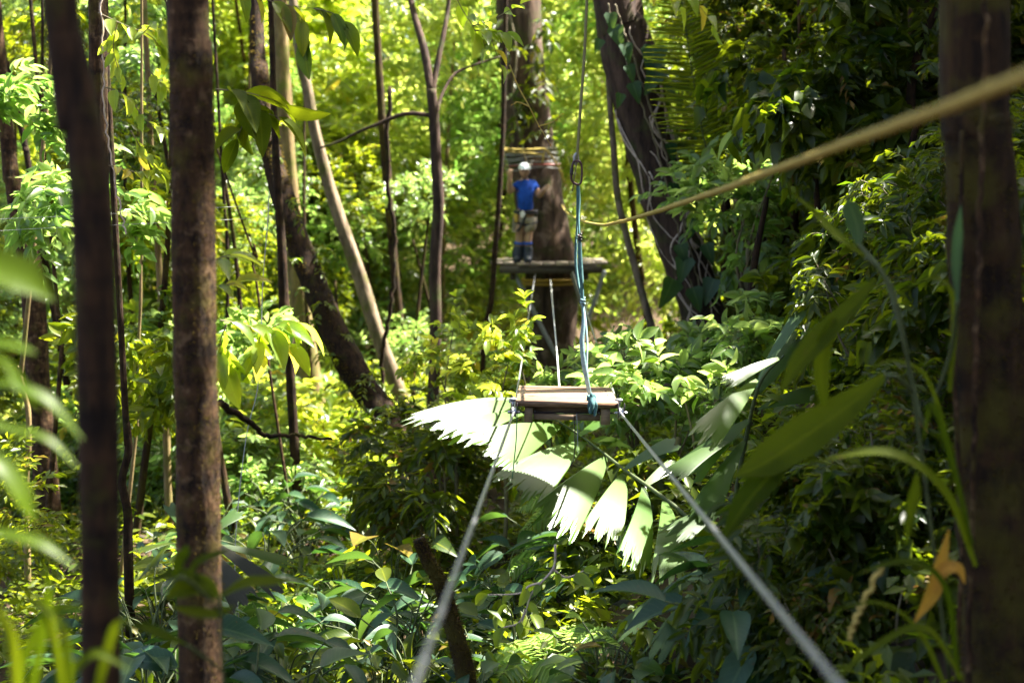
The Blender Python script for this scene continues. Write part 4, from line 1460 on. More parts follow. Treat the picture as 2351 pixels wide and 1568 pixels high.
def pinnate(mb, mbst, rach, leafL, leafW, n, g, tpl=T_STRAP, ang=1.0, droop=.4, rad=.01, nv=UP, prof=None):
    pp = catmull(rach, n)
    tg = nrm(np.gradient(pp, axis=0))
    side = nrm(np.cross(tg, nv))
    up = np.cross(side, tg)
    t = np.linspace(0, 1, n)
    pr = np.sin(np.pi * np.clip(t * .82 + .16, 0, 1)) if prof is None else np.interp(t, np.linspace(0, 1, len(prof)), prof)
    for s in (-1, 1):
        d = tg * math.cos(ang) + s * side * math.sin(ang) + np.array([0, 0, -droop]) + .06 * g.normal(size=pp.shape)
        leaves(mb, tpl, pp, d, up + .15 * g.normal(size=pp.shape), leafL * pr + .02, leafW * (.4 + .6 * pr), g.uniform(.2, .8, n))
    tube(mbst, pp, np.linspace(rad, rad * .35, n), 6)


def frond_palm(name, label, fronds, Y, leafL, leafW, n, mat, seed, **kw):
    o0 = P(*fronds[0][0])
    t = thing(name, label, 'palm', o0)
    g = np.random.default_rng(seed)
    for ctl in fronds:
        mb, ms = MB(), MB()
        pinnate(mb, ms, np.array([P(*c) for c in ctl]) - o0, leafL, leafW, n, g, **kw)
        f = mb.build('frond', mat, t)
        ms.build('rachis', M['green_stem'], f)
    return t


frond_palm('feather_palm', 'palm with a tall hanging frond of narrow comb leaflets beside the vine-covered trunk',
           [[(1640, 420, 13), (1612, 300, 13), (1588, 160, 13), (1568, 20, 13), (1550, -90, 13)], [(1640, 420, 13), (1700, 280, 13.4), (1740, 150, 13.6), (1800, 60, 13.8)]],
           13, .40, .026, 60, M['shade_leaf'], 41, ang=1.2, droop=.1, nv=np.array([0, -1, .2]))
frond_palm('fern', 'green fern fronds arching over the dark bank below the big mossy trunk',
           [[(2110, 1330, 6.6), (2040, 1240, 6.6), (1960, 1225, 6.6), (1880, 1255, 6.5)], [(2120, 1330, 6.6), (2140, 1250, 6.8), (2100, 1210, 7), (2030, 1220, 7)]],
           6.6, .17, .022, 30, M['far_leaf_cool'], 43, tpl=T_NEEDLE, ang=1.1, droop=.5, rad=.005)
frond_palm('fern', 'pale fern fronds low on the dark bank left of the orange leaf',
           [[(2010, 1430, 6.2), (1990, 1350, 6.2), (1930, 1320, 6.2), (1890, 1360, 6.1)], [(2010, 1430, 6.2), (2060, 1350, 6.4), (2100, 1330, 6.5), (2150, 1350, 6.5)]],
           6.2, .15, .020, 28, M['shade_leaf'], 44, tpl=T_NEEDLE, ang=1.1, droop=.5, rad=.005)

# ------------------------------------------------------------------ foreground leaves
def ribbon(mb, pts, widths, nv, n=26, fold=.12, rnd=.5):
    pp = catmull([P(*p) for p in pts], n)
    tg = nrm(np.gradient(pp, axis=0))
    nv = np.asarray(nv, float)
    side = nrm(np.cross(tg, nv))
    up = np.cross(side, tg)
    wd = np.interp(np.linspace(0, 1, n), np.linspace(0, 1, len(widths)), widths)[:, None] / 2
    v = np.stack([pp - side * wd + up * wd * fold * 2, pp - side * wd * .5 + up * wd * fold * .6, pp, pp + side * wd * .5 + up * wd * fold * .6, pp + side * wd + up * wd * fold * 2], 1).reshape(-1, 3)
    q = [(i * 5 + j, i * 5 + j + 1, i * 5 + 6 + j, i * 5 + 5 + j) for i in range(n - 1) for j in range(4)]
    mb.add(v, q, None, rnd, np.tile([1., .5, 0., .5, 1.], n), np.repeat(np.linspace(0, 2.5, n), 5))


def blade_plant(name, label, cat, blades, mat, stems=(), stem_mat='green_stem', stem_r=.006):
    o0 = P(*blades[0][0][0])
    t = thing(name, label, cat, o0)
    for pts, ws, nv in blades:
        mb = MB()
        Ym = np.mean([p[2] for p in pts])
        ribbon(mb, pts, [S(w_, Ym) for w_ in ws], nv, rnd=(pts[0][0] * .37) % 1)
        mb.v = [x - o0 for x in mb.v]
        mb.build('leaf_blade', mat, t)
    for pts in stems:
        mb = MB()
        tube(mb, catmull([P(*p) for p in pts], 26) - o0, stem_r, 7)
        mb.build('stem', M[stem_mat], t)
    return t


Y4 = 3.9
blade_plant('strap_leaf_plant', 'big olive out-of-focus strap leaves sweeping across in front of the shaded palm', 'plant',
            [([(2032, 862, Y4), (1950, 930, Y4), (1850, 1000, Y4), (1760, 1060, Y4), (1686, 1094, Y4)], [14, 70, 100, 84, 6], (.1, -.75, .6)),
             ([(1800, 1055, Y4), (1760, 1100, Y4), (1710, 1160, Y4), (1655, 1245, Y4)], [50, 72, 66, 4], (-.3, -.7, .5)),
             ([(2010, 640, Y4), (1960, 700, Y4), (1880, 780, Y4), (1830, 840, Y4), (1790, 905, Y4)], [10, 40, 60, 44, 4], (-.2, -.7, .6)),
             ([(1915, 730, Y4), (1892, 790, Y4), (1885, 860, Y4), (1893, 930, Y4)], [20, 38, 38, 20], (0, -.9, .3)),
             ([(1985, 590, Y4), (1920, 540, Y4), (1870, 490, Y4), (1815, 440, Y4)], [12, 30, 24, 3], (.1, -.6, .7))],
            M['olive_leaf'], [[(2180, 1560, 4.1), (2130, 1150, 4.0), (2095, 900, 3.95), (2060, 700, 3.9), (2020, 620, 3.9), (1985, 590, 3.9)], [(2095, 900, 3.95), (2060, 865, 3.9), (2032, 862, 3.9)]])
blade_plant('pale_leaf_plant', 'two pale green upright leaves catching light beside the big mossy trunk', 'plant',
            [([(1972, 560, 4.3), (1968, 520, 4.3), (1955, 480, 4.3), (1945, 455, 4.3)], [16, 44, 44, 4], (-.5, -.6, .3)),
             ([(2198, 690, 3.9), (2196, 610, 3.9), (2200, 540, 3.9), (2206, 472, 3.9)], [8, 24, 24, 3], (-.5, -.7, .2))], M['blue_leaf'],
            [[(2120, 980, 4.1), (2040, 660, 4.2), (1972, 560, 4.3)], [(2120, 980, 4.1), (2180, 820, 4.0), (2198, 690, 3.9)]])
blade_plant('arching_grass', 'thin arching grass blades growing over the bank before the big mossy trunk', 'plant',
            [([(2170, 980, 4.0), (2120, 860, 4.0), (2040, 830, 4.0), (1960, 880, 4.0)], [10, 16, 14, 2], (0, -.5, .8)),
             ([(2180, 900, 4.0), (2190, 700, 4.0), (2150, 640, 4.0), (2080, 660, 4.0)], [10, 16, 16, 2], (0, -.5, .8)),
             ([(2200, 1560, 3.6), (2170, 1350, 3.6), (2080, 1290, 3.6), (1960, 1320, 3.6)], [10, 20, 26, 3], (0, -.5, .8)),
             ([(2180, 1600, 3.5), (2110, 1450, 3.5), (2020, 1385, 3.5), (1900, 1400, 3.5)], [10, 16, 12, 2], (0, -.5, .8)),
             ([(2240, 1300, 3.7), (2170, 1130, 3.7), (2040, 1040, 3.7), (1860, 1060, 3.7)], [12, 30, 34, 3], (0, -.5, .8)),
             ([(2230, 1250, 3.7), (2180, 1040, 3.7), (2140, 930, 3.7), (2120, 1010, 3.7)], [10, 18, 18, 3], (0, -.7, .6)),
             ([(2210, 1560, 3.4), (2120, 1440, 3.4), (1990, 1500, 3.4), (1900, 1580, 3.4)], [10, 22, 20, 2], (0, -.5, .8)),
             ([(2080, 1250, 3.6), (2090, 1180, 3.6), (2100, 1130, 3.6), (2105, 1085, 3.6)], [6, 26, 30, 4], (0, -1, .1))], M['olive_leaf'])
blade_plant('withered_leaf', 'long orange withered leaf hanging against the big mossy trunk', 'leaf',
            [([(2178, 1215, 3.9), (2160, 1290, 3.9), (2140, 1360, 3.9), (2098, 1430, 3.9)], [4, 34, 40, 3], (.2, -.9, .3)),
             ([(2140, 1360, 3.88), (2165, 1310, 3.88), (2200, 1305, 3.88), (2215, 1340, 3.88)], [14, 32, 30, 4], (.2, -.7, .6))], M['orange_leaf'])
line_thing('dry_twig', 'curled yellowish dead twig in front of the dark bank ferns', 'twig',
           [(2025, 1300, 3.9), (1998, 1350, 3.9), (1975, 1400, 3.9), (1960, 1440, 3.9), (1950, 1470, 3.9)], .008, M['yellow_rope'], 30, 6, .004)

YL = 2.2
blade_plant('strap_leaf_plant', 'bright blurred strap leaves poking in beside the blurred dark trunk, white with glare', 'plant',
            [([(-60, 590, YL), (0, 615, YL), (60, 640, YL), (125, 690, YL)], [41, 87, 87, 4], (.1, -.8, .5)),
             ([(-60, 790, YL), (0, 790, YL), (50, 800, YL), (85, 812, YL)], [20, 35, 28, 2], (.3, -.4, .85)),
             ([(-60, 800, YL), (10, 840, YL), (50, 890, YL), (92, 940, YL)], [20, 35, 31, 2], (.2, -.6, .7)),
             ([(-60, 890, YL), (20, 885, YL), (110, 920, YL), (190, 1010, YL)], [20, 35, 35, 4], (.3, -.4, .85)),
             ([(-60, 960, YL), (20, 985, YL), (110, 1010, YL), (180, 1075, YL)], [20, 26, 26, 2], (.3, -.4, .85)),
             ([(-60, 1040, YL), (0, 1075, YL), (45, 1130, YL), (78, 1200, YL)], [31, 62, 57, 4], (.42, -.5, .75)),
             ([(-60, 1220, YL), (20, 1230, YL), (100, 1250, YL), (170, 1300, YL)], [20, 35, 31, 2], (.2, -.5, .8))], M['lime_leaf'])
blade_plant('grass_clump', 'olive-green blurred grass blades at the foot of the blurred dark trunk', 'grass',
            [([(60, 1640, 2.4), (100, 1450, 2.4), (110, 1350, 2.4), (90, 1290, 2.4)], [16, 26, 20, 3], (0, -.8, .5)),
             ([(150, 1640, 2.4), (130, 1500, 2.4), (105, 1400, 2.4), (60, 1350, 2.4)], [16, 24, 20, 3], (0, -.8, .5)),
             ([(160, 1640, 2.3), (155, 1520, 2.3), (140, 1430, 2.3), (80, 1380, 2.3)], [16, 22, 20, 3], (.2, -.8, .5)),
             ([(30, 1640, 2.5), (60, 1500, 2.5), (130, 1400, 2.5), (190, 1390, 2.5)], [16, 24, 24, 3], (.2, -.8, .5)),
             ([(210, 1640, 2.6), (240, 1520, 2.6), (265, 1440, 2.6), (300, 1420, 2.6)], [16, 24, 24, 3], (.2, -.8, .5)),
             ([(40, 1640, 2.2), (30, 1480, 2.2), (-10, 1400, 2.2), (-60, 1380, 2.2)], [16, 30, 24, 3], (0, -.8, .5)),
             ([(100, 1640, 2.5), (180, 1530, 2.5), (230, 1500, 2.5), (300, 1540, 2.5)], [16, 30, 24, 3], (0, -.6, .7))], M['olive_leaf'])
blade_plant('broad_leaf_plant', 'out-of-focus green leaves lying across the straight brown trunk', 'plant',
            [([(505, 1370, 3.3), (470, 1345, 3.3), (420, 1350, 3.3), (380, 1375, 3.3)], [4, 50, 56, 4], (.1, -.7, .6)),
             ([(505, 1370, 3.3), (560, 1340, 3.3), (620, 1335, 3.3), (690, 1330, 3.3)], [6, 34, 34, 3], (.1, -.5, .8)),
             ([(500, 1380, 3.3), (440, 1330, 3.3), (390, 1320, 3.3), (330, 1340, 3.3)], [6, 40, 40, 3], (.1, -.5, .8)),
             ([(430, 1330, 3.2), (455, 1290, 3.2), (500, 1272, 3.2), (530, 1262, 3.2)], [4, 24, 22, 3], (.1, -.5, .8)),
             ([(400, 1330, 3.2), (410, 1290, 3.2), (425, 1268, 3.2), (428, 1250, 3.2)], [4, 30, 26, 3], (.1, -.8, .5)),
             ([(540, 1390, 3.3), (500, 1410, 3.3), (440, 1405, 3.3), (390, 1390, 3.3)], [4, 30, 30, 3], (.1, -.5, .8)),
             ([(430, 1480, 3.2), (380, 1460, 3.2), (330, 1440, 3.2), (285, 1440, 3.2)], [4, 30, 32, 3], (.1, -.5, .8))], M['olive_leaf'],
            [[(520, 1640, 3.3), (510, 1500, 3.3), (505, 1370, 3.3)], [(505, 1400, 3.3), (430, 1330, 3.2), (400, 1330, 3.2)], [(512, 1540, 3.3), (430, 1480, 3.2)]], stem_r=.004)


# ------------------------------------------------------------------ leafy branches that can be told apart
def leafy_branch(name, label, twigs, leafL, ratio, n, mat, seed, tpl=T_NEAR, stem='stem', rad=.004, tilt=.5, hang=.25, cat='branch', ang=.9):
    g = np.random.default_rng(seed)
    o0 = P(*twigs[0][0])
    t = thing(name, label, cat, o0)
    mb, ms = MB(), MB()
    for ctl in twigs:
        pp = catmull([P(*c) for c in ctl], 40)
        tube(ms, pp - o0, np.linspace(rad, rad * .4, 40), 6)
        ii = np.linspace(6, 39, n).astype(int)
        tg = nrm(np.gradient(pp, axis=0))[ii]
        side = nrm(np.cross(tg, UP + .2 * g.normal(size=(n, 3))))
        sg = np.where(np.arange(n) % 2 == 0, 1., -1.)[:, None]
        a = np.full((n, 1), ang) + g.normal(0, .25, (n, 1))
        a[-1] = 0
        d = tg * np.cos(a) + side * sg * np.sin(a) + .2 * g.normal(size=(n, 3)) + np.array([0, 0, -hang])
        LL = leafL * g.uniform(.65, 1.2, n)
        leaves(mb, tpl, pp[ii] - o0, d, UP + tilt * g.normal(size=(n, 3)) + np.array([.2, -.35, 0]), LL, LL * ratio, g.uniform(0, 1, n))
    mb.build('foliage', M[mat], t)
    ms.build('stem', M[stem], t)
    return t


leafy_branch('leafy_branch', 'branch of yellow backlit leaves beside the straight brown trunk at mid height',
             [[(505, 735, 6.8), (560, 745, 6.9), (610, 765, 7), (665, 790, 7)], [(600, 760, 7), (590, 800, 7), (570, 820, 7)], [(610, 765, 7), (640, 745, 7), (690, 742, 7)], [(520, 745, 6.9), (505, 790, 6.9), (515, 830, 6.9)]], .20, .42, 7, 'sun_leaf', 51, hang=.45)
leafy_branch('leafy_branch', 'branch with yellow backlit leaves hanging at the top in front of the platform tree',
             [[(1020, -60, 9), (1060, 20, 9), (1085, 60, 9), (1100, 95, 9)], [(1085, 60, 9), (1120, 50, 9), (1160, 30, 9), (1195, 10, 9)], [(1090, 70, 9), (1130, 72, 9), (1160, 78, 9)]], .15, .5, 6, 'sun_leaf', 52)
leafy_branch('leafy_branch', 'spray of yellow leaves beside the top of the straight brown trunk',
             [[(225, 30, 7.4), (290, 60, 7.4), (340, 80, 7.4), (370, 110, 7.4)], [(330, 75, 7.4), (350, 60, 7.4), (380, 72, 7.4)], [(270, 50, 7.4), (260, 110, 7.4), (275, 170, 7.4)]], .115, .45, 8, 'sun_leaf', 53, hang=.5)
leafy_branch('leafy_branch', 'drooping yellow-green leaf sprays hanging beside the lichen-spotted thin trunk',
             [[(240, 200, 7.4), (290, 220, 7.4), (340, 280, 7.4), (390, 300, 7.4)], [(250, 380, 7.4), (310, 395, 7.4), (350, 390, 7.4)], [(300, 300, 7.4), (330, 350, 7.4), (370, 400, 7.4)], [(340, 160, 7.4), (380, 200, 7.4), (420, 210, 7.4)]], .115, .42, 9, 'sun_leaf', 54, hang=.5)
leafy_branch('leafy_branch', 'big veined leaves hanging at the top above the dark leaning trunk',
             [[(520, -40, 8.5), (580, -10, 8.5), (650, 10, 8.5), (720, 20, 8.5)], [(640, 0, 8.5), (690, 40, 8.5), (700, 90, 8.5)], [(720, 20, 8.5), (760, 30, 8.5), (790, 50, 8.5)]], .2, .42, 5, 'shade_leaf', 55, hang=.9)
leafy_branch('leafy_branch', 'large two-tone leaves on a mossy twig crossing the dark leaning trunk near its top',
             [[(495, 205, 7.5), (560, 212, 7.5), (610, 225, 7.5), (655, 240, 7.5)], [(540, 210, 7.5), (590, 250, 7.5), (640, 270, 7.5)], [(550, 215, 7.5), (560, 270, 7.5), (545, 320, 7.5)]], .24, .4, 5, 'olive_leaf', 56, hang=.3)
leafy_branch('leafy_branch', 'pair of bright backlit leaves sticking out beside the straight brown trunk',
             [[(490, 600, 6), (510, 590, 6), (530, 585, 6)], [(490, 660, 6), (515, 655, 6), (540, 650, 6)]], .15, .4, 3, 'sun_leaf', 57)
leafy_branch('flower_twig', 'bare yellow twig with tiny orange buds dangling in front of the platform tree',
             [[(1170, 150, 9), (1190, 200, 9), (1215, 245, 9), (1235, 285, 9), (1262, 330, 9)], [(1215, 245, 9), (1190, 235, 9), (1178, 240, 9)], [(1238, 290, 9), (1270, 280, 9), (1290, 262, 9)]], .022, .5, 5, 'orange_leaf', 58, stem='yellow_rope', rad=.006, tpl=T_MID)
leafy_branch('leafy_branch', 'single lime leaf tip with a small leaf above the dangling budded twig',
             [[(1120, 60, 9), (1135, 110, 9), (1150, 150, 9)]], .11, .45, 3, 'sun_leaf', 59)
leafy_branch('bare_twig', 'pale pink forked twig with a few yellow leaves below the lit palm',
             [[(1275, 1250, 6.6), (1272, 1300, 6.6), (1245, 1335, 6.6), (1222, 1360, 6.6), (1208, 1400, 6.6), (1195, 1440, 6.6)], [(1240, 1338, 6.6), (1215, 1345, 6.6), (1190, 1362, 6.6), (1120, 1365, 6.6)], [(1268, 1305, 6.6), (1300, 1325, 6.6), (1340, 1310, 6.6)], [(1208, 1400, 6.6), (1190, 1430, 6.6), (1155, 1440, 6.6)]],
             .095, .55, 4, 'sun_leaf', 60, stem='pale_stem', rad=.007, tilt=.7)
leafy_branch('leafy_branch', 'glossy lime leaves hanging at the very top beside the vine-covered trunk',
             [[(1480, -60, 12), (1530, -10, 12), (1560, 20, 12)], [(1560, -40, 12), (1610, 20, 12), (1640, 60, 12)]], .25, .5, 4, 'sun_leaf', 61, tpl=T_HEART)
leafy_branch('leafy_branch', 'bright lime leaf sprays on the slope behind the yellow rope, near the comb palm',
             [[(1800, 250, 11), (1760, 270, 11), (1720, 290, 11), (1690, 300, 11)], [(1850, 270, 11), (1800, 290, 11), (1770, 310, 11), (1740, 360, 11)]], .24, .35, 8, 'far_leaf_cool', 62, hang=.6)

# climber leaves on the leaning trunk
g = np.random.default_rng(9)
mbl = MB()
spots = [(1408, 62, .22), (1432, 100, .20), (1440, 150, .18), (1500, 105, .34), (1515, 150, .30), (1452, 190, .2), (1425, 215, .14), (1535, 330, .2), (1560, 380, .22), (1545, 420, .2), (1590, 500, .2), (1560, 560, .2), (1545, 640, .3), (1575, 590, .26), (1620, 560, .2), (1590, 660, .24), (1400, 30, .18), (1378, 90, .14), (1600, 420, .22), (1640, 640, .26)]
pos, dd, nn_, LL = [], [], [], []
for x, y, l in spots:
    pos.append(P(x, y, 14.55))
    dd.append(np.array([g.uniform(-.5, .6), -.25, -1]))
    nn_.append(np.array([g.uniform(-.3, .5), -.9, g.uniform(.2, .7)]))
    LL.append(l)
cl0 = P(1545, 640, 14.6)
leaves(mbl, T_HEART, np.array(pos) - cl0, np.array(dd), np.array(nn_), np.array(LL) * 1.1, np.array(LL) * .75, g.uniform(0, 1, len(LL)))
cv = thing('climbing_plant', 'climber with large blue-green heart leaves clinging to the vine-covered leaning trunk', 'climber', cl0)
mbl.build('foliage', M['blue_leaf'], cv)
mb = MB()
for sx in (-6, 12):
    tube(mb, catmull([P(1400 + sx, 10, 14.6), P(1440 + sx, 130, 14.6), P(1510 + sx, 330, 14.6), P(1570 + sx, 560, 14.6), P(1600 + sx, 680, 14.6)], 50) + g.normal(0, .008, (50, 3)) - cl0, .011, 6)
mb.build('stem', M['stem'], cv)

# ------------------------------------------------------------------ shrubs, saplings and ground plants
PLACED = []                                       # (object, kind words) given their labels at the end
for o in list(COL.objects):
    if o.name.startswith('slender_stem'):
        o['group'] = 'slender stems of the wood'
        PLACED.append((o, 'slender bare stem'))


def shrub_proto(seed, mat, r, n, leafL, ratio, tpl, sag=.3, squash=.8, nstem=5, hollow=.25, nl=9, tilt=.65):
    g = np.random.default_rng(seed)
    t = bpy.data.objects.new('proto', None)
    mb, ms = MB(), MB()
    k = max(4, n // 7)
    cl = in_ball(g, k, hollow) * np.array([r, r, r * squash]) + np.array([0, 0, r * squash * .9])
    st = np.repeat(cl, 7, 0) + g.normal(0, r * .10, (k * 7, 3))
    dr = nrm(st - np.array([0, 0, r * .3])) + .7 * g.normal(size=st.shape) + np.array([0, 0, .1])
    sprays(mb, g, st, dr, r * .34, nl, leafL, ratio, tpl, sag=sag, twigs=ms, tilt=tilt)
    for s_ in range(nstem):
        e = cl[g.integers(0, k)]
        b = np.array([0, 0, -.25])
        m_ = (b + e) / 2 + g.normal(0, .12 * r, 3)
        tube(ms, catmull([b, m_, e], 14), np.linspace(.022, .007, 14) * max(.6, r), 6)
    return t, mb.mesh('foliage'), ms.mesh('stem'), mat


def finish(me, mat):
    me.polygons.foreach_set('use_smooth', np.ones(len(me.polygons), bool))
    me.materials.clear()
    me.materials.append(mat)
    return me


def make_proto(seed, mat, *a, stem='stem', **k):
    t, fm, sm, m_ = shrub_proto(seed, mat, *a, **k)
    bpy.data.objects.remove(t)
    return finish(fm, M[mat]), finish(sm, M[stem])


def put(name, cat, words, group, meshes, loc, s, rz, kinds=('foliage', 'stem'), tilt=(0, 0), zs=1.0, rad=None):
    if rad and not in_plain_view(np.asarray(loc) + np.array([0, 0, rad * s * .7]), rad * s):
        return None
    t = bpy.data.objects.new(name, None)
    COL.objects.link(t)
    t.location = loc
    t.scale = (s, s, s * zs)
    t.rotation_euler = (tilt[0], tilt[1], rz)
    t['category'] = cat
    t['group'] = group
    for me, nm in zip(meshes, kinds):
        o = bpy.data.objects.new(nm, me)
        COL.objects.link(o)
        o.parent = t
    PLACED.append((t, words))
    return t


KEEP_CLEAR = []                                    # (point of a thing that stays in plain view, its radius)
for key_, w_ in (('t4', .30), ('t5', .2), ('t6', .2), ('t3', .14), ('t2', .1), ('t1', .08)):
    KEEP_CLEAR += [(p_, w_) for p_ in TR[key_][1][::6]]
KEEP_CLEAR += [(p_, .45) for p_ in pp13[::6]] + [(p_, .75) for p_ in pp11[::6]]
KEEP_CLEAR += [(P(x_, 600, 22.8), .5) for x_ in range(1130, 1400, 30)] + [(po + np.array([0, 0, z_]), .45) for z_ in (.2, .6, 1.0, 1.4)]
KEEP_CLEAR += [(P(1000, y_, 17), .12) for y_ in range(0, 900, 40)] + [(P(x_, 400 + 2 * abs(x_ - 1430), 24), .5) for x_ in (1380, 1430, 1480)]
KEEP_CLEAR += [(P(x_, 930, 8.0), .25) for x_ in range(1180, 1440, 40)] + [(P(1330, y_, 8.2), .12) for y_ in range(0, 900, 60)]
KEEP_CLEAR += [(P((b_[0] * (1 - f_) + t_[0] * f_), b_[1] * (1 - f_) + t_[1] * f_, 8.2), .14) for b_, t_, _, _ in blades for f_ in (0, .33, .66, 1)]
KEEP_CLEAR += [(P(x_, y_, 7.0), .16) for x_, y_ in ((1720, 880), (1660, 960), (1610, 1010), (1690, 870), (1850, 700), (1800, 780))]
KEEP_CLEAR += [(P(x_, y_, 6.4), .06) for x_, y_ in ((965, 1240), (1000, 1320), (1050, 1480), (1270, 1290), (1210, 1390), (1180, 1440), (1330, 1315))]


def in_plain_view(p, r):
    """False where foliage of radius r at p would stand before the things above, or cut their sunlight."""
    p = np.asarray(p, float)
    for q_, w_ in KEEP_CLEAR:
        if p[1] - .3 * r < q_[1]:
            f_ = p[1] / q_[1]
            if np.hypot(p[0] - q_[0] * f_, p[2] - q_[2] * f_) < r * .85 + w_ * f_:
                return False
    for c_, r_ in LIT:
        w_ = p - c_
        s_ = w_ @ SUN_DIR
        if s_ > .4 and np.linalg.norm(w_ - s_ * SUN_DIR) < r * .5 + r_ * .6:
            return False
    return True


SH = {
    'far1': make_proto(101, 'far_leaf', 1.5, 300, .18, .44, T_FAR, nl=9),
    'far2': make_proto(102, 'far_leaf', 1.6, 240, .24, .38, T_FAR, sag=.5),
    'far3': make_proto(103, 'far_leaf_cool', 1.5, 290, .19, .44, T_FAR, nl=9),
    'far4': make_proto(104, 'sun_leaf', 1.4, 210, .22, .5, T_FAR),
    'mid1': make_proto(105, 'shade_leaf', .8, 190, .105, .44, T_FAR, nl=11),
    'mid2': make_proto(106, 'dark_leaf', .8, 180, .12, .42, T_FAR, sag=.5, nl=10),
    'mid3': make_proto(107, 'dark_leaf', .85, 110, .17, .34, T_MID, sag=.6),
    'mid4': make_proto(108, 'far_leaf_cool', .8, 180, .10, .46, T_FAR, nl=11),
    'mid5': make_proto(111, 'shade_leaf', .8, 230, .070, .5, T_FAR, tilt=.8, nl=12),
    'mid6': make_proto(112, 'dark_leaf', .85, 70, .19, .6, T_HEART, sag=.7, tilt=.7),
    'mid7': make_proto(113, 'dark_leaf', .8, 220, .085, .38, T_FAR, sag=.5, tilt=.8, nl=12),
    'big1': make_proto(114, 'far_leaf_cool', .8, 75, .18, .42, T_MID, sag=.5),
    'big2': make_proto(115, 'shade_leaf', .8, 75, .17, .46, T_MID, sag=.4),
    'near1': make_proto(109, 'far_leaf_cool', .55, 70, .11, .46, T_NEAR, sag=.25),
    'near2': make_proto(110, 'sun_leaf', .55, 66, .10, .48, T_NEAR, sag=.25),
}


def rosette(seed, mat, n, L, Wd, tpl, h, spread=1.0, stem='green_stem'):
    """A ground plant: long-stalked broad leaves fanning from its base."""
    g = np.random.default_rng(seed)
    mb, ms = MB(), MB()
    for k in range(n):
        a = 2.4 * k + g.normal(0, .3)
        rr_ = spread * g.uniform(.25, .9)
        hh = h * g.uniform(.5, 1.1)
        out = np.array([math.cos(a), math.sin(a), 0])
        p0 = np.array([0, 0, -.1])
        p1 = out * rr_ * .35 + UP * hh * .75
        p2 = out * rr_ * .8 + UP * hh
        pts = catmull([p0, p1, p2], 14)
        tube(ms, pts, np.linspace(.008, .004, 14), 5)
        d = out + np.array([0, 0, g.uniform(-.45, .25)]) + .2 * g.normal(size=3)
        leaves(mb, tpl, p2[None], d, UP + .3 * g.normal(size=3), L * g.uniform(.7, 1.2), Wd * g.uniform(.8, 1.2), g.uniform(0, 1))
    return finish(mb.mesh('foliage'), M[mat]), finish(ms.mesh('stem'), M[stem])


def fern_proto(seed, mat, n, L):
    g = np.random.default_rng(seed)
    mb, ms = MB(), MB()
    for k in range(n):
        a = 2.4 * k
        out = np.array([math.cos(a), math.sin(a), 0])
        pinnate(mb, ms, np.array([[0, 0, 0], out * L * .4 + UP * L * .55, out * L * .8 + UP * L * .6, out * L * 1.1 + UP * L * .35]), L * .32, L * .055, 24, g, tpl=T_NEEDLE, ang=1.15, droop=.3, rad=.005)
    return finish(mb.mesh('foliage'), M[mat]), finish(ms.mesh('stem'), M['green_stem'])


GP = {
    'blue1': rosette(201, 'blue_leaf', 14, .30, .105, T_LANCE, .55, .7),
    'blue2': rosette(202, 'blue_leaf', 13, .33, .115, T_LANCE, .6, .7),
    'green1': rosette(203, 'shade_leaf', 18, .21, .085, T_NEAR, .5, .6),
    'heart': rosette(204, 'shade_leaf', 11, .22, .17, T_HEART, .5, .6),
    'strap': rosette(205, 'blue_leaf', 12, .65, .06, T_STRAP, .18, .25),
    'fern': fern_proto(206, 'far_leaf_cool', 9, .55),
    'lime': rosette(207, 'far_leaf_cool', 18, .16, .08, T_NEAR, .5, .55),
}

g = np.random.default_rng(2024)


def at_ground(px, py, dz=0.0, ymax=60):
    p = ray_ground(px, py, ymax)
    if p is None:
        return None
    p = p.copy()
    p[2] = ground_z(p[0], p[1]) + dz
    return p


# the lower undergrowth: broad-leaved plants you can tell apart
rows = []
for py, n_, x0, x1 in ((1880, 9, 250, 1500), (1780, 11, 250, 1700), (1680, 13, 260, 1750), (1600, 14, 260, 1800), (1520, 14, 300, 1850), (1440, 14, 330, 1900), (1360, 14, 330, 1700), (1290, 13, 480, 1400), (1220, 12, 500, 1200), (1150, 10, 520, 1150)):
    for k in range(n_):
        rows.append((x0 + (x1 - x0) * (k + g.uniform(.1, .9)) / n_, py + g.uniform(-35, 35)))
WORDS = {'blue1': 'blue-green lance-leaved plant', 'blue2': 'blue-green broad-leaved plant', 'green1': 'mid-green oval-leaved plant', 'heart': 'heart-leaved green plant',
         'strap': 'strap-leaved rosette plant', 'fern': 'light green fern', 'lime': 'lime-green small-leaved plant'}
for px, py in rows:
    p = at_ground(px, py)
    if p is None:
        continue
    kind = g.choice(['blue1', 'blue2', 'green1', 'heart', 'strap', 'fern', 'lime'], p=[.24, .24, .18, .12, .05, .12, .05])
    if p[1] > 12.5:
        kind = g.choice(['green1', 'fern', 'lime', 'blue1'])
    nm = 'fern' if kind == 'fern' else 'ground_plant'
    put(nm, 'fern' if kind == 'fern' else 'plant', WORDS[kind], 'broad-leaved plants of the undergrowth', GP[kind], p, g.uniform(.62, 1.08), g.uniform(0, 6.3), tilt=(g.normal(0, .15), g.normal(0, .15)), rad=.4)

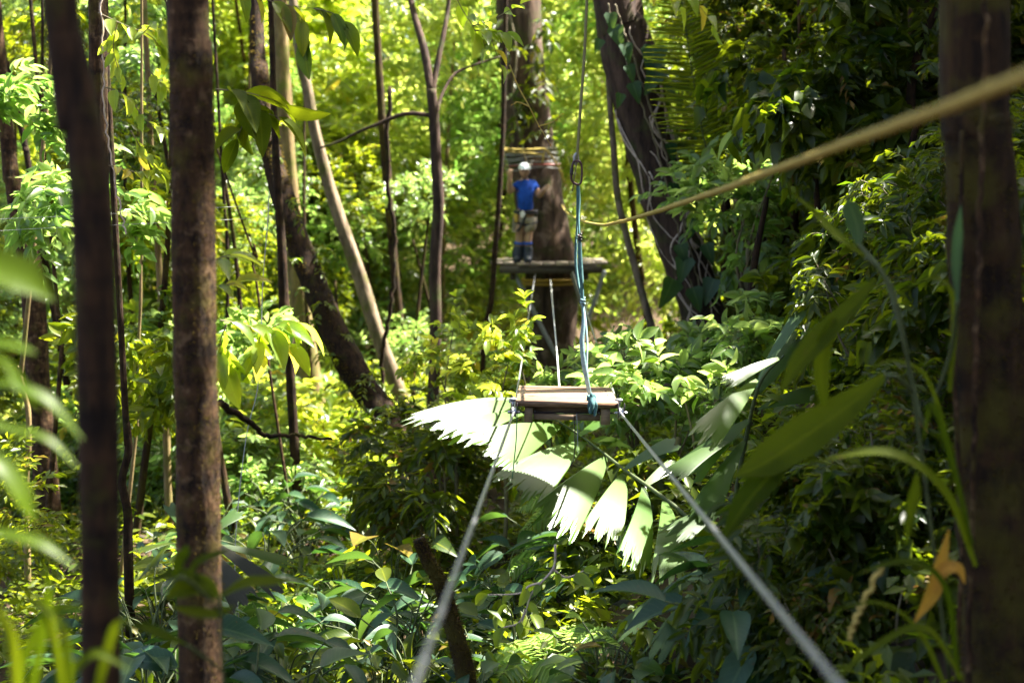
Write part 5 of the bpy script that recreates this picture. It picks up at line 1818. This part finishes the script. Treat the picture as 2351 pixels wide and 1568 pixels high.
# shrubs over the shaded slope
for py in (80, 220, 360, 490, 610, 720, 830, 940, 1050, 1160, 1270, 1390, 1510):
    xs0 = {80: 1600, 220: 1640, 360: 1600, 490: 1620, 610: 1660, 720: 1480, 830: 1440, 940: 1480, 1050: 1560, 1160: 1600, 1270: 1640, 1390: 1660, 1510: 1680}[py]
    x = xs0 + g.uniform(0, 60)
    while x < 2420:
        p = at_ground(x, py + g.uniform(-40, 40), -.15, 26)
        if p is not None and p[1] > 5.3:
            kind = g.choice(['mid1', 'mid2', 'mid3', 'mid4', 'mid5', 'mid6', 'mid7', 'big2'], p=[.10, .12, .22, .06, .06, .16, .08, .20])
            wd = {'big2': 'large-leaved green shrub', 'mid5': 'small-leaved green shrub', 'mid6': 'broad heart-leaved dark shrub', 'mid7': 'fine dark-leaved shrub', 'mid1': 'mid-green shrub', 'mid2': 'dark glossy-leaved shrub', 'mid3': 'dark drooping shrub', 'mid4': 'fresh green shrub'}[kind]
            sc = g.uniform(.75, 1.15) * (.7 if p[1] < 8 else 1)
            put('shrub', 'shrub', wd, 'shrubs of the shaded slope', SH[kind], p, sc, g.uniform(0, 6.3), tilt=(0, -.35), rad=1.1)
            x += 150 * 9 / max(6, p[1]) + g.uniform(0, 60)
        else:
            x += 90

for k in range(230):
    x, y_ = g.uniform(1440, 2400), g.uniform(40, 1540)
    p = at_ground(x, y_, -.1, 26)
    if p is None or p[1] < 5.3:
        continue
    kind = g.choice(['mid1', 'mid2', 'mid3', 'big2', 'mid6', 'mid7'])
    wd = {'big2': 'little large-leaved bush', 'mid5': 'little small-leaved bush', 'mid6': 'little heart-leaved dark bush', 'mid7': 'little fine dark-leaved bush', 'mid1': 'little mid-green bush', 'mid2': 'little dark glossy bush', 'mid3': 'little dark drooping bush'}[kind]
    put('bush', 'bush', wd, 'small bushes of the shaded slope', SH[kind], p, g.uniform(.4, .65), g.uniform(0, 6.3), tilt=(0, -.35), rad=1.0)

# saplings with dark crowns that close the top of the slope
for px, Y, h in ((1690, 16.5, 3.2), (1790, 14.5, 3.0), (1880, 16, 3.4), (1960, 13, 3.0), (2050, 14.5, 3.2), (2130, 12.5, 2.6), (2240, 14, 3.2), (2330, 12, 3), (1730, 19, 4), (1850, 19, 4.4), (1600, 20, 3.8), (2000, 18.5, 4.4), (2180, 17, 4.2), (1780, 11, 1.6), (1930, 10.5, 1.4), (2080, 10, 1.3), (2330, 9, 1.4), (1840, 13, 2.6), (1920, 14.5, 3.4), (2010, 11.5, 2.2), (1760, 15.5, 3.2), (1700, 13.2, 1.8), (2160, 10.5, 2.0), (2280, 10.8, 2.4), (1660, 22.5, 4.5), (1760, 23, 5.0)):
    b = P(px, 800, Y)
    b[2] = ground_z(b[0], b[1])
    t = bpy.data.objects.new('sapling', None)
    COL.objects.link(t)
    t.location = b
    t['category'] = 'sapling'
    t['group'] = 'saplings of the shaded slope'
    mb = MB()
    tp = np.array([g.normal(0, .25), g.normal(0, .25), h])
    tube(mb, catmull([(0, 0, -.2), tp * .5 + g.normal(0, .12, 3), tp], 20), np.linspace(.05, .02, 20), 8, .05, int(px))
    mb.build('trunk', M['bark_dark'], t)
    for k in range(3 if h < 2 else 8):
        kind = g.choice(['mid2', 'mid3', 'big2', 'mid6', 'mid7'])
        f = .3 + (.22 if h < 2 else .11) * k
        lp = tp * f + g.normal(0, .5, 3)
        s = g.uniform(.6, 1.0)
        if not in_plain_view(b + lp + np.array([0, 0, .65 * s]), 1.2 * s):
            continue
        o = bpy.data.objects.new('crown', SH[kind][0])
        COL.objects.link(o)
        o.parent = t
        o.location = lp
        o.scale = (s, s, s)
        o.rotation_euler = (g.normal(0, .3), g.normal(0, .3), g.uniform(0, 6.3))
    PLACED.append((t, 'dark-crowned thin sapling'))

# named shrubs round the swing
for px, py, Y, kind, s, lab in ((1560, 900, 9.6, 'near1', 1.25, 'light green glossy shrub just right of the swing seat'), (1680, 830, 10.2, 'near1', 1.2, 'fresh green shrub between the swing seat shrub and the white-lit palm blade'),
                                (1460, 860, 10.4, 'near1', .9, 'small fresh green shrub behind the right cable of the swing seat'), (1150, 880, 10.6, 'near2', 1.0, 'sunlit yellow-green shrub behind the left cable of the swing seat'),
                                (1050, 850, 11.2, 'near2', .9, 'sunlit leafy shrub between the forked tree and the left cable'), (1260, 900, 10.6, 'near1', .8, 'low shrub with pale shining leaves directly behind the swing seat'),
                                (1715, 420, 12.6, 'near1', 1.0, 'white-glinting glossy shrub beside the vine-covered trunk under the yellow rope'), (1075, 1010, 12.2, 'mid7', .6, 'dark low shrub between the foot of the leaning trunk and the palm tip'), (960, 1075, 11.6, 'mid2', .85, 'dark shrub hiding the foot of the dark leaning trunk'), (1010, 1130, 11.0, 'mid3', .8, 'drooping dark shrub below the foot of the dark leaning trunk'),
                                (1720, 480, 12.2, 'near1', 1.2, 'glossy leaved shrub on the slope just under the yellow rope')):
    p = P(px, py, Y)
    t = put('shrub', 'shrub', None, None, SH[kind], p - np.array([0, 0, .45 * s]), s, g.uniform(0, 6.3))
    del t['group']
    t['label'] = lab
    PLACED.pop()
    # its stem reaches the ground
    mb = MB()
    hgt = (p[2] - .45 * s - ground_z(p[0], p[1])) / s
    if hgt > .1:
        tube(mb, catmull([(0, 0, .2), (.04, .02, -hgt * .5), (0, 0, -hgt - .2)], 12), .018, 6)
        mb.build('main_stem', M['stem'], t)

# the sunlit wood: trees and shrubs beyond, each with its own stem
spots = []
for Y, n_, lo, hi in ((26, 6, -60, 1100), (29, 8, -80, 1550), (33, 9, -60, 1750), (38, 10, -80, 1900)):
    for k in range(n_):
        spots.append((lo + (hi - lo) * (k + g.uniform(.15, .85)) / n_, Y + g.uniform(-1.3, 1.3)))
for px, Y in spots:
    b = P(px, 800, Y)
    b[2] = ground_z(b[0], b[1])
    h = g.uniform(6.5, 9.5) * (1 if Y < 35 else 1.15)
    t = bpy.data.objects.new('understory_tree', None)
    COL.objects.link(t)
    t.location = b
    t['category'] = 'tree'
    t['group'] = 'sunlit trees beyond the clearing'
    tp = np.array([g.normal(0, .8), g.normal(0, .5), h])
    mb = MB()
    tube(mb, catmull([(0, 0, -.3), tp * .5 + g.normal(0, .3, 3), tp], 30), np.linspace(.08, .03, 30) * g.uniform(.5, 1.1), 8, .05, int(px) + 200)
    mb.build('trunk', M['bark_brown'] if g.uniform() < .6 else M['bark_tan'], t)
    kinds = g.choice(['far1', 'far2', 'far3', 'far4'], p=[.30, .22, .34, .14])
    for k in range(5):
        o = bpy.data.objects.new('crown', SH[kinds if g.uniform() < .8 else 'far3'][0])
        COL.objects.link(o)
        o.parent = t
        f = .12 + .2 * k
        o.location = tp * f + g.normal(0, .75, 3) * [1, .6, .3]
        s = g.uniform(.75, 1.1)
        o.scale = (s, s, s)
        o.rotation_euler = (g.normal(0, .25), g.normal(0, .25), g.uniform(0, 6.3))
    PLACED.append((t, {'far1': 'yellow-green tree', 'far2': 'long-leaved yellow-green tree', 'far3': 'cool green tree', 'far4': 'bright lime tree'}[kinds]))

# half-shaded saplings in the left middle distance
for px, Y, h in ((-40, 10, 4.2), (60, 15, 5.5), (290, 12.5, 5.0), (330, 16, 5.5), (540, 12.5, 4.2), (560, 17, 5.2), (20, 19, 6), (180, 18, 6), (430, 19, 6), (720, 20, 5), (780, 16.5, 2.2), (940, 20, 3.6), (300, 22, 6.5), (600, 22.5, 6.5), (100, 23, 6.5), (1050, 22, 3), (850, 22.5, 4)):
    b = P(px, 800, Y)
    b[2] = ground_z(b[0], b[1])
    t = bpy.data.objects.new('sapling', None)
    COL.objects.link(t)
    t.location = b
    t['category'] = 'sapling'
    t['group'] = 'saplings among the trunks'
    tp = np.array([g.normal(0, .3), g.normal(0, .3), h])
    mb = MB()
    tube(mb, catmull([(0, 0, -.2), tp * .5 + g.normal(0, .15, 3), tp], 24), np.linspace(.04, .015, 24), 8, .05, int(px) + 90)
    mb.build('trunk', M['bark_mossy'], t)
    for k in range(max(3, int(h * 1.1))):
        kind = g.choice(['big2', 'big1', 'mid1', 'mid2'], p=[.4, .3, .15, .15]) if Y < 17 else g.choice(['mid4', 'mid1', 'near2'], p=[.5, .3, .2])
        f = .1 + .9 * (k + .5) / max(3, int(h * 1.1))
        lp = tp * f + g.normal(0, .5, 3) * [1, 1, .3]
        s = g.uniform(.55, .95)
        if not in_plain_view(b + lp + np.array([0, 0, .65 * s]), 1.1 * s):
            continue
        o = bpy.data.objects.new('crown', SH[kind][0])
        COL.objects.link(o)
        o.parent = t
        o.location = lp
        o.scale = (s, s, s)
        o.rotation_euler = (g.normal(0, .3), g.normal(0, .3), g.uniform(0, 6.3))
    PLACED.append((t, 'slim leafy sapling'))

# undergrowth in the sunlit valley floor
for k in range(92):
    Y = g.uniform(13, 26) if k < 70 else g.uniform(14, 19)
    px = g.uniform(-60, 1180) if k < 70 else g.uniform(520, 1120)
    b = P(px, 800, Y)
    b[2] = ground_z(b[0], b[1]) - .15
    kind = g.choice(['mid4', 'near2', 'mid1', 'far1'], p=[.38, .22, .2, .2])
    put('shrub', 'shrub', {'mid4': 'fresh green shrub', 'near2': 'yellow-green shrub', 'mid1': 'mid-green shrub', 'far1': 'yellow sunlit shrub'}[kind], 'shrubs of the sunlit valley floor', SH[kind], b,
        g.uniform(.9, 1.5) if kind != 'far1' else g.uniform(.5, .7), g.uniform(0, 6.3), rad=.8)

for k, (px, Y) in enumerate(((545, 15.5), (610, 14.5), (665, 16.5), (735, 17.5), (790, 15.8), (850, 17.5), (930, 18.5), (560, 18), (700, 14.8), (290, 15), (340, 17.5), (900, 15.2), (620, 19))):
    b = P(px, 800, Y)
    b[2] = ground_z(b[0], b[1]) - .1
    kind = ('near2', 'far4', 'big1')[k % 3]
    put('shrub', 'shrub', {'near2': 'bright lime shrub', 'far4': 'broad bright lime shrub', 'big1': 'large-leaved fresh green shrub'}[kind], 'shrubs of the sunlit valley floor', SH[kind], b,
        {'near2': 1.9, 'far4': .75, 'big1': 1.1}[kind] * g.uniform(.85, 1.15), g.uniform(0, 6.3), rad=.55)

# ------------------------------------------------------------------ stuff: the far wood, ground cover, leaf litter
gs = np.random.default_rng(77)
mb = MB()
n_ = 5200
ya = gs.uniform(41, 54, n_)
xa = gs.uniform(-.52, .50, n_) * ya
za = ground_z(xa, ya) + gs.uniform(0, 12, n_) * gs.uniform(.3, 1, n_)
cl = np.sin(xa * .9 + 1) + np.sin(za * 1.1 + xa * .4) + np.sin(ya * 1.3)
ok = cl > .1
st_ = np.stack([xa, ya, za], 1)[ok]
sprays(mb, gs, st_, gs.normal(size=st_.shape), .8, 9, .34, .45, T_FAR, sag=.3)
tag(mb.build('far_forest', M['far_leaf']), 'sunlit yellow-green wood closing the view far beyond the platform', 'forest', kind='stuff')
mb = MB()
n_ = 13000
ya = gs.uniform(3.5, 24, n_)
xa = gs.uniform(-.5, .5, n_) * (ya + 2)
st_ = np.stack([xa, ya, ground_z(xa, ya) + .02], 1)
sprays(mb, gs, st_, gs.normal(size=st_.shape) * [.8, .8, .2] + [0, 0, .8], gs.uniform(.15, .5, n_), 7, .11, .48, T_FAR, sag=.2)
tag(mb.build('ground_cover', M['shade_leaf']), 'low mixed green leaves covering the forest floor and the bank', 'ground cover', kind='stuff')
mb = MB()
n_ = 9000
ya = gs.uniform(2.5, 20, n_)
xa = gs.uniform(-.5, .5, n_) * (ya + 2)
nn2 = UP + .5 * gs.normal(size=(n_, 3))
leaves(mb, T_FAR, np.stack([xa, ya, ground_z(xa, ya) + .015], 1), gs.normal(size=(n_, 3)) * [1, 1, .2], nn2, gs.uniform(.06, .14, n_), gs.uniform(.03, .06, n_), gs.uniform(0, 1, n_))
tag(mb.build('leaf_litter', M['dead_palm']), 'brown fallen leaves scattered over the forest floor', 'leaf litter', kind='stuff')

# ------------------------------------------------------------------ canopy trees added out of view up the slope to shade the gully
gc = np.random.default_rng(505)
n_can = 0
for cx, cy in [(x_ + gc.uniform(-.6, .6), y_ + gc.uniform(-.6, .6)) for x_ in (4.6, 6.5, 8.4, 10.4, 12.6) for y_ in (3.0, 5.4, 7.8, 10.2, 12.4, 14.6, 16.8, 19.0) if not (x_ < 8 and y_ > 13)]:
    bz = float(ground_z(cx, cy))
    h = gc.uniform(5.0, 7.0)
    t = thing('canopy_tree', 'tall shade tree', 'tree', (cx, cy, bz), 'shade trees up the slope out of view')
    mb = MB()
    tp = np.array([gc.normal(0, .4), gc.normal(0, .4), h])
    tube(mb, catmull([(0, 0, -.3), tp * .5 + gc.normal(0, .2, 3), tp], 24), np.linspace(.16, .06, 24), 10, .05, n_can)
    mb.build('trunk', M['bark_dark'], t)
    bb = np.array([cx, cy, bz])
    crown_at('crown', t, gc, tp, 2.2, 1500, .34, M['shade_leaf'], squash=.45, keep=lambda p, bb=bb: open_to_sun(p + bb))
    t['label'] = 'tall shade tree standing out of view up the slope, past the big mossy trunk'
    n_can += 1
for k_, (cx, cy, ht) in enumerate(((4.9, 24.8, 7.6), (6.6, 25.6, 9.6), (3.7, 24.2, 5.0))):  # trees added so that their crowns shade the platform and the person
    bz = float(ground_z(cx, cy))
    t = thing('shade_tree', ('', 'second ', 'third ')[k_] + 'tall tree added up the slope to shade the platform', 'tree', (cx, cy, bz))
    mb = MB()
    tp = np.array([0.1, 0, ht - bz])
    tube(mb, catmull([(0, 0, -.3), tp * .5 + gc.normal(0, .2, 3), tp], 24), np.linspace(.13, .05, 24), 10, .05, 70 + k_)
    mb.build('trunk', M['bark_dark'], t)
    crown_at('crown', t, gc, tp, 1.9, 420, .26, M['shade_leaf'], squash=.6)

# ------------------------------------------------------------------ labels that say which
UPPER = [(-200, 'the frame edge'), (60, 'the stout mossy trunk'), (215, 'the blurred dark trunk'), (448, 'the straight trunk'), (690, 'the dark leaning trunk'), (840, 'the pale leaning trunk'),
         (1000, 'the forked tree'), (1255, 'the platform tree'), (1500, 'the vine-covered trunk'), (1660, 'the comb palm'), (1900, 'the yellow rope'), (2250, 'the big mossy trunk'), (2600, 'the frame edge')]
LOWER = [(-200, 'the frame edge'), (225, 'the blurred dark trunk'), (458, 'the straight trunk'), (760, 'the mossy branch'), (1020, 'the broken stump'), (1210, 'the pink twig'), (1440, 'the lit palm'),
         (1700, 'the shaded palm'), (1950, 'the dry twig'), (2250, 'the big mossy trunk'), (2600, 'the frame edge')]
SIZES = ['nearest', 'second nearest', 'third nearest', 'fourth nearest', 'fifth nearest', 'sixth nearest', 'seventh nearest', 'eighth nearest', 'ninth nearest', 'tenth nearest']
bpy.context.view_layer.update()
byl = {}
for t, words in PLACED:
    p = np.array(t.location)
    x, y = proj(p)
    marks = LOWER if y > 1000 else UPPER
    a = max((m for m in marks if m[0] <= x), key=lambda m: m[0], default=marks[0])
    b = min((m for m in marks if m[0] > x), key=lambda m: m[0], default=marks[-1])
    byl.setdefault((words, a[1], b[1]), []).append(t)
for (words, a, b), ts in byl.items():
    ts.sort(key=lambda t: t.location[1])
    for k, t in enumerate(ts):
        where = f'between {a} and {b}'
        if 'frame edge' in a:
            where = f'outward of {b}'
        if 'frame edge' in b:
            where = f'outward of {a}'
        pre = '' if len(ts) == 1 else SIZES[min(k, 9)] + ' '
        t['label'] = f'{pre}{words} {where}'
